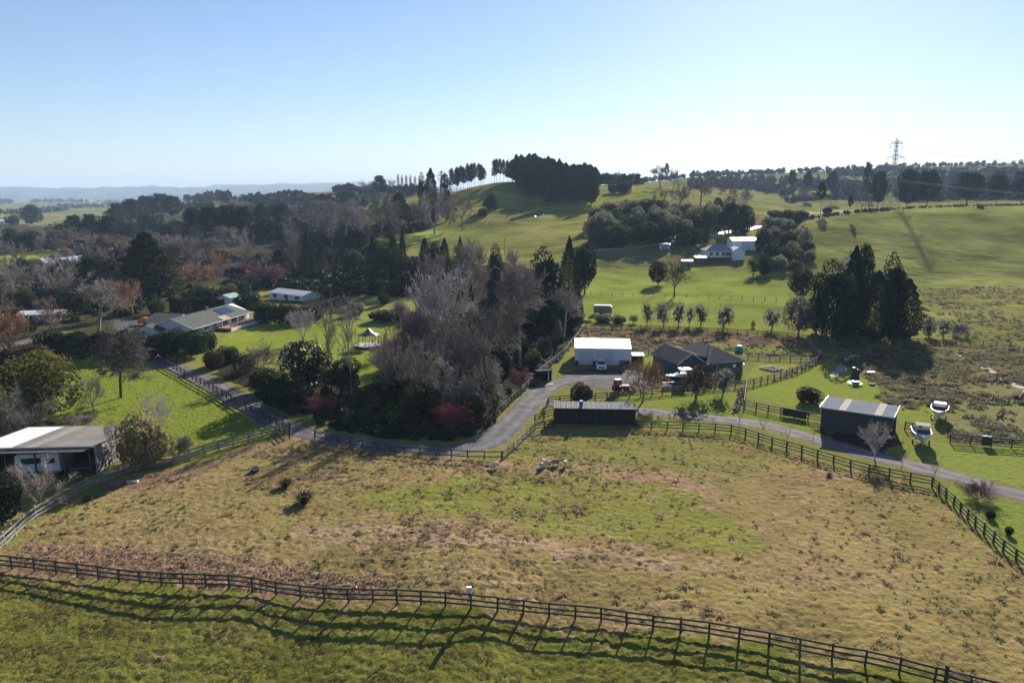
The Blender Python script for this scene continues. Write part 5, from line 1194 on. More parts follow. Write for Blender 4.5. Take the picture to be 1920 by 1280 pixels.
for i in range(5):
    x = 12.+i*3.6
    if x < Ln: MB().box(x-.07,x+.07,-1.08,-.94,.55,eh-.28).build('veranda_post', white_paint, t)
gx0, gx1, gy0, gy1 = -2.8, 4.4, 6.2, 13.2; gm = (gx0+gx1)/2
MB().prism([(gy0+.2,0),(gy0+.2,2.1),((gy0+gy1)/2,3.1),(gy1,2.1),(gy1,0)], 'x', gx0, -.05).build('porch_wall', mat('white_weatherboard', ()), t)
MB().slab([(gx0-.3,gy0-.2,2.0),(-.3,gy0-.2,2.0),(-.3,(gy0+gy1)/2,3.2),(gx0-.3,(gy0+gy1)/2,3.2)], .05).slab([(gx0-.3,(gy0+gy1)/2,3.2),(-.3,(gy0+gy1)/2,3.2),(-.3,gy1+.3,2.0),(gx0-.3,gy1+.3,2.0)], .05).build('porch_roof', green_roof, t)
MB().prism([(8,0),(8,2.3),(12,3.6),(12,0)], 'y', W_-.1, W_+8).build('wing_wall', mat('white_weatherboard', ()), t); MB().slab([(7.5,W_-.1,2.3),(12.2,W_-.1,3.7),(12.2,W_+8.4,3.7),(7.5,W_+8.4,2.3)], .05).build('wing_roof', green_roof, t)
MB().box(Ln*.55-.3,Ln*.55+.3,W_/2-.3,W_/2+.3,rh-.4,rh+.7).build('chimney', brick, t)
bpy.context.view_layer.update()
q = t.matrix_basis @ Vector((Ln-.4, -2.6, .55)); g = thing('parasol', 'closed white parasol on the end of the deck', 'parasol', q)
MB().tube((0,0,0),(0,0,2.1),.035).build('pole', timber, g); MB().lathe([(.05,1.0),(.28,1.15),(.18,1.7),(.03,2.2)], 10).build('canopy', white_paint, g)
q = P(273, 609); g = thing('trailer', 'small trailer under a bright orange tarpaulin on the forecourt', 'trailer', q, R(10))
MB().prism([(-1.7,.5),(1.7,.5),(1.75,1.2),(1.2,1.9),(-.3,2.0),(-1.4,1.6),(-1.8,1.1)], 'y', -.9, .9).build('tarpaulin', orange_tarp, g, .12, True); MB().bar((1.7,0,.5),(2.8,0,.45),.1,.1).build('drawbar', chrome, g)
for y in (-.9, .9):
    w_ = MB().lathe([(.15,-.09),(.3,-.09),(.3,.09),(.15,.09)], 12).build('wheel', rubber, g); w_.location = (0,y,.3); w_.rotation_euler = (R(90),0,0)

# ------------------------------------------------------------------ simpler houses: front wall seen from pixels
def house(name, label, px0, py0, px1, py1, dp, eh, rise, wm, rm, wins=3, hip=False, cat='house', door=True, lift=0, Y=None, ridge_x=True):
    A = P(px0, py0, Y); B = P(px1, py1, Y); A.z = B.z = min(A.z, B.z); t, L_ = local(name, label, cat, A, B); e = .4
    if ridge_x:
        MB().prism([(0,-1),(0,eh),(dp/2,eh+rise-.12 if not hip else eh),(dp,eh),(dp,-1)], 'x', 0, L_).build('wall', wm, t)
        i0 = dp/2 if hip else -e
        r = MB().slab([(-e,-e,eh-.05),(L_+e,-e,eh-.05),(L_-i0 if hip else L_+e,dp/2,eh+rise),(i0,dp/2,eh+rise)], .06).slab([(i0,dp/2,eh+rise),(L_-i0 if hip else L_+e,dp/2,eh+rise),(L_+e,dp+e,eh-.05),(-e,dp+e,eh-.05)], .06)
        if hip: r.slab([(-e,dp+e,eh-.05),(-e,-e,eh-.05),(i0,dp/2,eh+rise)], .06).slab([(L_+e,-e,eh-.05),(L_+e,dp+e,eh-.05),(L_-i0,dp/2,eh+rise)], .06)
    else:
        MB().prism([(0,-1),(0,eh),(L_/2,eh+rise-.12),(L_,eh),(L_,-1)], 'y', 0, dp).build('wall', wm, t)
        r = MB().slab([(-e,-e,eh-.1),(L_/2,-e,eh+rise),(L_/2,dp+e,eh+rise),(-e,dp+e,eh-.1)], .06).slab([(L_/2,-e,eh+rise),(L_+e,-e,eh-.1),(L_+e,dp+e,eh-.1),(L_/2,dp+e,eh+rise)], .06)
    r.build('roof', rm, t)
    for i in range(wins):
        x = L_*(i+.5)/wins; w_ = min(1., L_/wins*.3); window(t, x-w_, x+w_, .9, min(2.1, eh-.3))
    if door: panel('door', t, timber, L_*.5+.1, L_*.5+.9 if L_ > 4 else L_*.5+.6, .05, 2.0, y=-.05)
    return t, L_
paintw = mat('white_board', (.66,.67,.68), .6, .3, var=.08, scale=.6); creamw = mat('cream_board', (.5,.46,.40), .7, .3, var=.1, scale=.6)
house('house', 'small white house with a pale pink-grey roof among bushes', 506, 561, 568, 565, 8, 2.5, 1.0, paintw, mat('pale_pink_roof', (.62,.56,.56), .4, .5, var=.1, wave=('X', 2)), 3)
house('house', 'dark roofed house hidden among trees on the slope', 612, 482, 668, 482, 9, 2.6, 2.2, mat('brown_board', (.06,.05,.045), .7, .3), dark_roof, 4)
house('house', 'dark house with gables behind the giant cypress', 150, 484, 212, 484, 10, 3.0, 2.6, mat('brown_board', ()), mat('blue_black_roof', (.030,.032,.045), .5, .4), 4)
house('house', 'grey gabled house end beside the dark gabled house', 112, 484, 150, 484, 9, 2.8, 2.2, creamw, mat('grey_tile_roof', (.14,.13,.12), .6, .3), 2)
house('house', 'dark low roof in the gardens below the middle slope', 418, 513, 462, 510, 9, 2.4, 1.8, creamw, dark_roof, 2)
house('garage', 'long pale garage with a bright roof at the left edge', 36, 606, 110, 604, 6, 2.3, .7, mat('grey_board', (.30,.31,.33), .7, .3), white_roof, 2, cat='garage')
house('house', 'white farm buildings far off at the left edge', -4, 421, 26, 420, 14, 4, 2, paintw, white_roof, 2)
house('house', 'bright roofed house inside the shrub grove', 1158, 388, 1192, 388, 8, 3.2, 2.0, creamw, white_roof, 2, Y=470)
house('house', 'tiny white farmhouse on the right far ridge', 1712, 322, 1724, 322, 8, 5, 3, paintw, galv, 0, door=False)
house('house', 'pale low house on the far skyline at right', 1434, 326, 1446, 326, 8, 5, 3, creamw, galv, 0, door=False)
house('shed', 'small green roofed outbuilding behind the solar panels', 432, 572, 452, 568, 5, 2.4, 1.0, paintw, mat('pale_green_roof', (.25,.34,.30), .5, .4), 1, cat='shed')
# polytunnel
A = P(82, 497); B = P(166, 489); t, L_ = local('polytunnel', 'long white polytunnel in the left gardens', 'polytunnel', A, B)
arc = [(4*math.cos(a), 3.0*math.sin(a)) for a in [math.pi*i/12 for i in range(13)]]
MB().prism([(x+4, z) for x, z in arc], 'x', 0, L_).build('cover', mat('white_film', (.62,.66,.72), .35, .5, var=.2, scale=.6, trans=.2), t)
for i in range(8):
    hb = MB()
    for k in range(12): hb.tube((L_*i/7, arc[k][0]*1.012+4, arc[k][1]*1.015), (L_*i/7, arc[k+1][0]*1.012+4, arc[k+1][1]*1.015), .07, 5)
    hb.build('hoop', chrome, t)
# far villa on the rise
house_wall = mat('white_villa', (.62,.66,.70), .6, .3, var=.05, scale=.6)
A = P(1325, 486, 318); B = P(1376, 487, 318); A.z = B.z = A.z+1.2; t, L_ = local('house', 'white house with a grey hipped roof on the rise', 'house', A, B); eh = 2.7
MB().box(0, L_, 0, 10, -2.8, 0).build('base_wall', brick, t); MB().box(.02, L_-.02, .02, 10, 0, eh).build('wall', house_wall, t)
MB().slab([(-.5,-.5,eh),(L_+.5,-.5,eh),(L_-3.5,5,eh+2.4),(3.5,5,eh+2.4)], .06).slab([(3.5,5,eh+2.4),(L_-3.5,5,eh+2.4),(L_+.5,10.5,eh),(-.5,10.5,eh)], .06).slab([(-.5,10.5,eh),(-.5,-.5,eh),(3.5,5,eh+2.4)], .06).slab([(L_+.5,-.5,eh),(L_+.5,10.5,eh),(L_-3.5,5,eh+2.4)], .06).build('roof', mat('grey_villa_roof', (.20,.20,.21), .5, .4, var=.1), t)
for x in (1.2, 3.8, 6.4): window(t, x, x+1.2, .7, 2.1)
MB().prism([(L_-1.,-2.8),(L_-1.,eh),(L_+1.6,eh+1.4),(L_+4.2,eh),(L_+4.2,-2.8)], 'y', -1.2, 7).build('gable_wall', house_wall, t)
MB().slab([(L_-1.4,-1.6,eh-.1),(L_+1.6,-1.6,eh+1.6),(L_+1.6,7,eh+1.6),(L_-1.4,7,eh-.1)], .06).slab([(L_+1.6,-1.6,eh+1.6),(L_+4.6,-1.6,eh-.1),(L_+4.6,7,eh-.1),(L_+1.6,7,eh+1.6)], .06).build('gable_roof', mat('pale_villa_roof', (.5,.5,.5), .4, .5, var=.1), t)
f = window(t, L_-3.6, L_-1.4, .5, 2.1, y=-.1)
for i in range(5): MB().box(-.3+i*1.6,-.18+i*1.6,-2.4,-2.3,-.1,1.).build('deck_post', white_paint, t)
MB().box(-.5, 7, -2.4, -.02, -.2, -.1).build('deck', deck_wood, t)
A = P(1373, 469, 338); B = P(1421, 466, 338); t, L_ = local('barn', 'plain white steel barn behind the far white house', 'barn', A, B)
MB().prism([(0,-1),(0,4.4),(4.5,5.6),(9,4.4),(9,-1)], 'x', 0, L_).build('wall', white_steel, t); MB().slab([(-.2,-.2,4.42),(L_+.2,-.2,4.42),(L_+.2,4.5,5.7),(-.2,4.5,5.7)], .06).slab([(-.2,4.5,5.7),(L_+.2,4.5,5.7),(L_+.2,9.2,4.42),(-.2,9.2,4.42)], .06).build('roof', white_roof, t)
panel('door', t, mat('grey_door', (.45,.5,.55), .5, .4, var=.05), L_*.35, L_*.7, 0, 3.4)
t, L_ = house('shed', 'small shed with a bright white roof left of the far white house', 1305, 489, 1323, 489, 4.5, 2.6, .5, brick, white_roof, 1, cat='shed', Y=311)
t, L_ = house('shed', 'green grey shed left of the small white roofed shed', 1280, 497, 1298, 497, 4, 2.7, .4, mat('green_board', (.10,.15,.13), .6, .3), mat('green_board_roof', (.16,.22,.19), .5, .4), 0, cat='shed', Y=303)
A = P(1239, 470); B = P(1255, 470); t, L_ = local('garden_shelter', 'small open white shelter beside the far lane', 'shelter', A, B)
for x in (0, L_):
    for y in (0, 3.2): MB().box(x-.12,x+.12,y-.12,y+.12,0,2.9).build('post', white_paint, t)
MB().slab([(-.4,-.4,2.9),(L_+.4,-.4,2.9),(L_+.4,3.6,3.3),(-.4,3.6,3.3)], .1).build('roof', white_roof, t); MB().box(.1, L_-.1, 3.1, 3.2, 0, 2.9).build('back_wall', mat('grey_board', ()), t)
# lawn gazebo
q = P(692, 650); g = thing('gazebo', 'open hexagonal gazebo with a pointed roof on the lawn', 'gazebo', q, R(20))
hexa = [(2.3*math.cos(math.pi/3*i), 2.3*math.sin(math.pi/3*i)) for i in range(6)]
MB().slab([(x*1.5,y*1.35,.55) for x, y in hexa], .18).build('deck', mat('pale_deck', (.36,.31,.29), .6, .4, var=.2, scale=3), g)
MB().prism([(x*1.4,y*1.25) for x, y in hexa], 'z', -.4, .36).build('plinth', mat('dark_stone', (.05,.048,.05), .8, .2, var=.3, scale=4), g)
for x, y in hexa: MB().tube((x*.95,y*.95,.55),(x*.95,y*.95,2.8),.06).build('post', timber, g)
r = MB()
for i in range(6):
    a, b = hexa[i], hexa[(i+1)%6]; r.quad((a[0]*1.15,a[1]*1.15,2.75),(b[0]*1.15,b[1]*1.15,2.75),(b[0]*.45,b[1]*.45,3.35),(a[0]*.45,a[1]*.45,3.35)); r.add([(a[0]*.45,a[1]*.45,3.35),(b[0]*.45,b[1]*.45,3.35),(0,0,4.3)],[(0,1,2)])
r.build('roof', mat('slate_shingle', (.10,.09,.095), .5, .45, var=.35, scale=6), g)
g2 = thing('garden_table', 'small dark table and chair set inside the gazebo', 'table', q+Vector((0,0,.56)), .4); MB().lathe([(.45,.7),(.45,.75)], 12).build('table_top', timber, g2); MB().tube((0,0,0),(0,0,.7),.06).build('leg', timber, g2); MB().box(.6,1.0,-.2,.2,.4,.45).box(.96,1.0,-.2,.2,.45,.9).build('seat', timber, g2)
# dark open shelter by the lane, trailer-tank etc.
A = P(1011, 716); B = P(1034, 714); t, L_ = local('field_shelter', 'small dark open shelter with one white post by the lane', 'shelter', A, B)
MB().slab([(-.3,-.4,2.1),(L_+.3,-.4,2.1),(L_+.3,2.2,1.8),(-.3,2.2,1.8)], .07).build('roof', dark_roof, t); MB().box(-.1,0,0,2,0,1.95).box(0,L_,1.95,2.05,0,1.85).build('wall', black_board, t); MB().box(L_*.72,L_*.72+.12,-.1,.02,0,2.05).build('post', white_paint, t); MB().box(L_-.08,L_+.02,0,2,0,1.9).build('side_wall', black_board, t)
MB().box(.3,L_*.65,.8,1.6,0,.6).build('shelf', timber, t)
q = P(1030, 721); g = thing('slab', 'pale flat concrete slab lying before the dark shelter', 'slab', q, .3); MB().box(-.8,.8,-.35,.35,-.05,.12).build('block', mat('pale_concrete', (.30,.30,.31), .8, .2, var=.2), g, .02)
A = P(1113, 590); B = P(1147, 590); t, L_ = local('horse_float', 'grey horse float parked at the paddock edge', 'horse float', A, B)
fl = mat('float_grey', (.16,.17,.19), .5, .4, var=.15)
MB().prism([(0,.45),(L_,.45),(L_,2.3),(L_-.5,2.6),(.3,2.6),(0,2.2)], 'y', 0, 2).build('body', fl, t, .05); MB().box(.1,L_-.2,-.02,2.02,2.6,2.66).build('roof', mat('float_roof', (.5,.5,.5), .4, .5), t)
for x in (.4*L_, .55*L_):
    w_ = MB().lathe([(.15,-.09),(.33,-.09),(.33,.09),(.15,.09)], 12).build('wheel', rubber, t); w_.location = (x,-.05,.33); w_.rotation_euler = (R(90),0,0)
window(t, .5, 1.2, 1.6, 2.1); MB().bar((L_,1,.5),(L_+1.2,1,.45),.1,.1).build('drawbar', black_plastic, t)
q = P(1078, 572); g = thing('garden_dome', 'small white tunnel cover behind the corner evergreen', 'tunnel cover', q, .2); MB().prism([(1.7*math.cos(math.pi*i/10), 3.2*math.sin(math.pi*i/10)) for i in range(11)], 'y', -2, 2).build('cover', mat('white_film', ()), g); MB().bar((-1.7,-2.02,.05),(1.7,-2.02,.05),.08,.1).build('base_rail', timber, g)
# garden bed, tank, wood pile
q = P(1446, 692); g = thing('garden_bed', 'square raised garden bed with pale stones on the lawn', 'garden bed', q, R(38))
MB().box(-1.5,1.5,-1.5,1.5,-.1,.18).build('soil', soil, g); MB().box(-1.6,1.6,-1.62,-1.5,-.1,.28).box(-1.6,1.6,1.5,1.62,-.1,.28).box(-1.62,-1.5,-1.5,1.5,-.1,.28).box(1.5,1.62,-1.5,1.5,-.1,.28).build('border', silver_timber, g)
rb_ = random.Random(2)
for i in range(5):
    b = MB(); x, y = rb_.uniform(-1.2,.6), rb_.uniform(-.3,1.2); s = rb_.uniform(.18,.34); b.lathe([(s*.3,.1),(s,.2),(s*.9,.2+s*.6),(s*.3,.2+s)], 7, (x,y,0)); b.build('boulder', stone, g, 0, True)
v, f = tussock_arrays(9, 200, .5, 2.2); link('planting', np_mesh('planting', v*np.array([.8,.8,1])+np.array([0,0,.1]), f), LM['green'], g)
q = P(1386, 659); g = thing('water_tank', 'small teal water tank behind the blue house', 'water tank', q); MB().lathe([(.75,0),(.8,.1),(.78,1.1),(.5,1.3),(.15,1.36)], 16).build('body', teal_plastic, g); MB().lathe([(.2,1.36),(.2,1.42)], 10).build('lid', mat('pale_plastic', (.4,.45,.45), .5), g)
wp = [P(1391,728), P(1388,745), P(1384,762), P(1379,773)]; g = thing('wood_pile', 'long row of split logs beside the garden fence', 'wood pile', wp[1]); rl = random.Random(4)
LOGM = [mat(*q, .85, .2, var=.35, scale=3) for q in (('red_log',(.16,.07,.05)), ('brown_log',(.12,.08,.06)), ('pale_log',(.30,.26,.22)))]
for i in range(84):
    f_ = (i+rl.random())/84*2.99; k = int(f_); a = wp[k].lerp(wp[k+1], f_-k)-wp[1]; a += Vector((rl.uniform(-.45,.45), rl.uniform(-.2,.2), .12+rl.uniform(0,.45))); dv = Vector((rl.uniform(-1,1), rl.uniform(-1,1), rl.uniform(-.2,.2))).normalized()*.25
    MB().tube(a-dv, a+dv, rl.uniform(.09,.14), 7).build('log', LOGM[rl.randrange(3)], g)
# small paddock things
q = P(478, 884); g = thing('water_trough', 'round dark water trough in the big paddock', 'trough', q); MB().lathe([(.5,-.05),(.55,.42),(.48,.42),(.42,.25)], 16).build('tub', mat('trough_concrete', (.035,.045,.04), .7, .3), g); MB().lathe([(.45,.3),(.45,.33)], 16).build('water', mat('trough_water', (.03,.05,.05), .08, .6), g)
q = P(249, 904); g = thing('block', 'pale hollow concrete block lying by the silvery fence', 'block', q, .15); MB().box(-.6,.6,-.25,-.17,0,.22).box(-.6,.6,.17,.25,0,.22).box(-.6,-.5,-.17,.17,0,.22).box(.5,.6,-.17,.17,0,.22).build('shell', mat('cream_concrete', (.55,.52,.42), .8, .2, var=.15), g)
q = P(1838, 391); g = thing('hay_feeder', 'dark hay feeder near the top of the hill', 'feeder', q); MB().box(-1.8,1.8,-.6,.6,.1,.9).build('trough', timber, g); MB().box(-1.7,1.7,-.05,.05,.9,1.5).build('rack', timber, g)
q = P(1635, 722); g = thing('tyre', 'old tyre lying in the grass near the bench table', 'tyre', q); MB().lathe([(.25,.02),(.48,.0),(.52,.12),(.48,.26),(.25,.24)], 16).build('tread', rubber, g, 0, True); MB().lathe([(.26,.05),(.26,.2)], 12).build('wheel_rim', mat('pale_teal', (.3,.38,.38), .5), g)
q = P(1633, 702); g = thing('bath', 'white old bath standing in the rushes', 'bath', q, .2); MB().slab([(-.75,-.35,.55),(.75,-.35,.55),(.75,.35,.55),(-.75,.35,.55)], .08).build('rim', white_paint, g, .02); MB().box(-.65,.65,-.28,.28,.05,.47).build('tub', white_paint, g, .05)
for px, py, lab in ((1856,972,'round clipped ball shrub under the pale bare standard'),(1891,1002,'small round clipped ball shrub at the right edge fence')):
    p = P(px, py); k = ppm(p); place_tree('ball0', 'ever', p, 16/k, 17/k, lab)
# bench table with a dark covered load behind
q = P(1603, 722); g = thing('picnic_table', 'diamond shaped picnic table with white seats', 'picnic table', q, R(45)); wt = mat('silver_seat', (.7,.7,.68), .35, .5, var=.08)
MB().box(-.55,.55,-.55,.55,.72,.78).build('table_top', wt, g)
for sx, sy in ((1,0),(-1,0),(0,1),(0,-1)):
    MB().box(sx*1.0-(.16 if sx else .6), sx*1.0+(.16 if sx else .6), sy*1.0-(.16 if sy else .6), sy*1.0+(.16 if sy else .6), .42, .47).build('seat', wt, g); MB().bar((sx*.3,sy*.3,.7),(sx*1.,sy*1.,.02),.08,.08).bar((sx*.35,sy*.35,.3),(sx*1.0,sy*1.0,.38),.06,.06).build('leg', timber, g)
q = P(1603, 712); g = thing('covered_barbecue', 'tall black covered barbecue behind the picnic table', 'barbecue', q, .1)
MB().prism([(-.85,0),(.75,0),(.6,1.3),(.55,2.0),(.05,2.05),(0,2.35),(-.6,2.4),(-.62,1.7),(-.5,1.2)], 'y', -.35, .35).build('cover', black_plastic, g, .06, True); MB().bar((.7,0,1.0),(1.5,0,.95),.3,.05).build('side_shelf', timber, g)

for (a, b_), lab in ((((1001,407),(1012,399)), 'left one of two long white row covers on the pasture'), (((1017,404),(1031,395)), 'right one of two long white row covers on the pasture')):
    A = P(*a); B = P(*b_); t, L_ = local('row_cover', lab, 'row cover', A, B)
    MB().prism([(1.0*math.cos(math.pi*i/8), .8*math.sin(math.pi*i/8)) for i in range(9)][::-1] and [(1.0*math.cos(math.pi*i/8), .8*math.sin(math.pi*i/8)) for i in range(9)], 'x', 0, min(L_, 30)).build('cover', MATS['white_film'], t); MB().box(-.1,.0,-1.1,1.1,0,.12).build('end_board', timber, t)
# ------------------------------------------------------------------ fences
def resample(pts, step):
    out = []; pts = [Vector((p[0], p[1], 0)) for p in pts]; carry = 0
    for a, b in zip(pts, pts[1:]):
        L_ = (b-a).length; n = max(1, round(L_/step)); out += [a.lerp(b, i/n) for i in range(n)]
    return out+[pts[-1]]
def fence(label, px, step, hgt, rails, m, name='post_and_rail_fence', pw=.14, rw=.045, rh=.14, tilt=.03, group=None, mrail=None, cat='fence', lean=0, smooth=True, wire=False):
    base = [P(*p) for p in px]
    if smooth and len(base) > 2: base = catmull(base, 1.0)
    # equal spacing along the curve
    acc = [0]; 
    for a, b in zip(base, base[1:]): acc.append(acc[-1]+math.hypot(b.x-a.x, b.y-a.y))
    n = max(2, round(acc[-1]/step)); q = []
    for i in range(n+1):
        s = acc[-1]*i/n; j = min(int(np.searchsorted(acc, s, side='right'))-1, len(base)-2); f = (s-acc[j])/max(acc[j+1]-acc[j], 1e-6); v = base[j].lerp(base[j+1], f); v.z = h1(v.x, v.y); q.append(v)
    rf_ = random.Random(int(px[0][0])+len(px)); o0 = q[0].copy()
    t = thing(name, label, cat, o0, 0, group); tops = []
    pm = MB().prism([(-pw/2,-pw/2),(pw/2,-pw/2),(pw/2,pw/2),(-pw/2,pw/2)], 'z', -.25, 1.0).mesh('post')
    for i, v in enumerate(q):
        o = link('post', pm, m, t); d = (q[min(i+1, n)]-q[max(i-1, 0)]); o.location = v-o0; o.rotation_euler = (rf_.gauss(0, tilt)+lean, rf_.gauss(0, tilt), math.atan2(d.y, d.x)); hh = hgt*rf_.uniform(.97, 1.06); o.scale = (1, 1, hh)
        nr = Vector((-d.y, d.x, 0)).normalized(); tops.append((v-o0, nr, o.rotation_euler.copy()))
    for k, fz in enumerate(rails):
        mb = MB()
        for (a, na, ra), (b, nb, rb_) in zip(tops, tops[1:]):
            s = -1; e = Vector((0,0,1))
            pa = a+na*(s*(pw/2+rw/2+.004))+e*(fz*hgt+rf_.gauss(0,.018)); pb = b+nb*(s*(pw/2+rw/2+.004))+e*(fz*hgt+rf_.gauss(0,.018))
            if wire: mb.tube(pa, pb, rw/2, 4)
            else: mb.bar(pa, pb, rw, rh)
        mb.build('wire' if wire else 'rail', mrail or m, t)
    return t
fence('dark timber post and rail fence along the whole foreground', [(-60,1058),(0,1064),(143,1080),(323,1099),(515,1115),(719,1130),(880,1140),(993,1152),(1107,1163),(1224,1180),(1350,1198),(1475,1220),(1600,1245),(1727,1275),(1850,1305),(1960,1335)], 2.12, 1.32, (.30,.62,.955), timber, pw=.15, rh=.15)
fence('silvery leaning old rail fence up the left side of the paddock', [(-40,1062),(0,1032),(60,977),(130,935),(195,903),(270,879),(330,868),(400,846),(470,827),(543,808)], 2.1, 1.35, (.25,.55,.92), silver_timber, pw=.16, rh=.2, lean=-.12, tilt=.06)
fence('short dark rail piece at the end of the silvery fence', [(524,809),(543,822)], 1.8, 1.25, (.35,.65,.95), timber, smooth=False)
fence('dark rail fence between the left field and the driveway', [(270,674),(300,680),(380,722),(460,768),(520,797),(543,809)], 2.2, 1.25, (.3,.62,.95), timber)
fence('dark rail fence along the lower edge of the driveway', [(590,823),(655,836),(720,846),(800,855),(870,860),(940,862)], 2.15, 1.2, (.35,.93), timber)
fence('dark rail fence climbing beside the driveway to the stable', [(942,862),(962,846),(982,825),(1003,806)], 2.0, 1.25, (.3,.62,.95), silver_timber, smooth=False)
fence('dark upper rail fence joining the stable at its left end', [(1003,792),(1020,786),(1039,781)], 2.0, 1.25, (.3,.62,.95), timber, smooth=False)
fence('dark lower rail fence joining the stable at its left end', [(1003,806),(1039,803)], 2.0, 1.25, (.3,.62,.95), timber, smooth=False)
fence('dark rail fence from the stable round the paddock to the right edge', [(1192,803),(1310,808),(1375,813),(1440,833),(1520,857),(1627,888),(1747,912)], 2.3, 1.28, (.3,.62,.95), timber, pw=.16)
fence('dark rail fence descending the right edge of the paddock', [(1747,912),(1790,950),(1830,990),(1880,1034),(1930,1070)], 1.9, 1.28, (.3,.62,.95), timber, pw=.16, smooth=False)
fence('dark rail fence in front of the white shed yard and the blue house', [(1028,758),(1085,752),(1145,748),(1225,741),(1320,732),(1397,725)], 2.1, 1.25, (.3,.62,.95), timber)
fence('short rail fence at the driveway mouth', [(1028,758),(1023,768),(1022,775)], 1.2, 1.2, (.3,.62,.95), silver_timber, smooth=False)
fence('dark rail fence between the lane lawn and the scrub', [(1396,764),(1430,772),(1470,780),(1505,786),(1541,792)], 2.0, 1.3, (.3,.62,.95), timber, smooth=False)
fence('short rail fence beside the wood pile', [(1400,726),(1398,745),(1396,764)], 1.6, 1.3, (.3,.62,.95), silver_timber, smooth=False)
fence('dark rail fence curving round the house lawn', [(1400,725),(1450,712),(1500,696),(1540,674)], 2.1, 1.25, (.3,.62,.95), timber)
fence('rail fence from the lawn corner up to the back fence', [(1540,674),(1528,660),(1511,640)], 2.1, 1.25, (.3,.62,.95), silver_timber, smooth=False)
fence('dark rail fence across the back of the house lawn', [(1402,672),(1450,675),(1500,676),(1538,675)], 2.1, 1.2, (.3,.62,.95), timber, smooth=False)
fence('short dark rail fence between the white shed and the blue house', [(1190,668),(1215,664),(1240,659)], 2.1, 1.2, (.3,.62,.95), timber, smooth=False)
fence('dark rail fence along the back of the rough strip', [(1098,616),(1200,619),(1320,624),(1440,630),(1515,638)], 2.3, 1.3, (.3,.62,.95), timber, smooth=False)
fence('dark rail fence along the back of the wet ground', [(1515,638),(1620,643),(1740,645),(1894,650)], 2.6, 1.25, (.3,.62,.95), timber, smooth=False)
fence('silvery rail fence at the far right corner', [(1894,650),(1925,664),(1980,690)], 2.3, 1.25, (.3,.62,.95), silver_timber, smooth=False)
fence('silvery rail fence down the left side of the lane', [(1096,617),(1060,663),(1010,706),(985,732),(960,755)], 2.1, 1.25, (.3,.62,.95), silver_timber, smooth=False)
fence('dark rail fence along the inner bend of the driveway', [(960,755),(935,780),(903,808),(860,818),(800,818),(740,808)], 2.2, 1.25, (.3,.62,.95), timber)
fence('dark rail fence to the right of the boats', [(1781,830),(1812,833),(1842,836),(1880,839),(1935,843)], 2.4, 1.35, (.18,.42,.66,.94), timber, smooth=False)
fence('short rail fence between the grey shed and the boat', [(1696,806),(1722,811)], 2.0, 1.3, (.3,.62,.95), timber, smooth=False)
fence('wooden rails at the top of the gazebo lawn', [(708,589),(738,591),(768,592)], 3.5, 1.4, (.35,.9), timber, smooth=False)
fence('thin post and wire fence across the back paddock', [(1108,554),(1180,556),(1240,557),(1300,558),(1380,562),(1455,565)], 3.4, 1.25, (.3,.6,.95), timber, name='wire_fence', pw=.13, rw=.03, wire=True, smooth=False)
fence('wire fence along the top of the back paddock', [(1100,494),(1150,491),(1220,484)], 3.6, 1.3, (.3,.6,.95), timber, name='wire_fence', pw=.14, rw=.03, wire=True, smooth=False)
fence('low rail fence behind the orange tarpaulin', [(228,604),(262,598),(300,598)], 2.2, 1.2, (.4,.95), timber, smooth=False)
fence('roadside rail along the far lane', [(1105,477),(1160,470),(1230,461)], 5.0, 1.1, (.9,), silver_timber, smooth=False)
for i in range(9):
    a = (858+i*13, 431-i*1.5); b = (890+i*12, 407-i*1.2)
    fence('vine row' , [a, b], 9., 1.5, (.5,.95), timber, name='vine_row', pw=.22, rw=.05, wire=True, smooth=False, group='vine rows on the pasture slope', cat='vine row')['label'] = 'row of vineyard stakes on the pasture slope'
# gate at the lower right end of the foreground fence
A = P(1772, 1286); t, L_ = local('gate', 'timber gate swung open at the right end of the foreground fence', 'gate', A, A+Vector((1.8,-2.0,0)))
for z in (.25,.6,.95,1.3): MB().bar((0,0,z),(2.6,0,z),.04,.1).build('bar', timber, t)
MB().bar((0,0,.15),(2.6,0,1.3),.04,.09).build('brace', timber, t); MB().box(-.1,.1,-.1,.1,-.2,1.6).build('post', timber, t)
# black shade cloth on the fence, dark panel further right
A = P(1466, 779); B = P(1511, 787); t, L_ = local('shade_cloth', 'black shade cloth hung on the lane fence', 'shade cloth', A+Vector((0,-.16,0)), B+Vector((0,-.16,0))); b = MB()
for i in range(12): b.box(L_*i/12, L_*(i+1)/12, -.02+.02*math.sin(i*2.1), .01+.02*math.sin(i*2.1), .12, 1.3)
b.build('cloth', black_plastic, t); MB().box(-.03,L_+.03,-.03,.04,1.3,1.36).build('batten', timber, t)
A = P(1838, 836); B = P(1856, 837); t, L_ = local('cover', 'dark cover draped over the fence right of the boats', 'cover', A+Vector((0,-.2,0)), B+Vector((0,-.2,0))); MB().box(0,L_,-.05,.0,.15,1.4).box(0,L_,-.05,.3,1.4,1.46).build('cloth', black_plastic, t); MB().box(.2,L_*.6,-.02,.25,1.46,1.52).build('fold', white_paint, t)
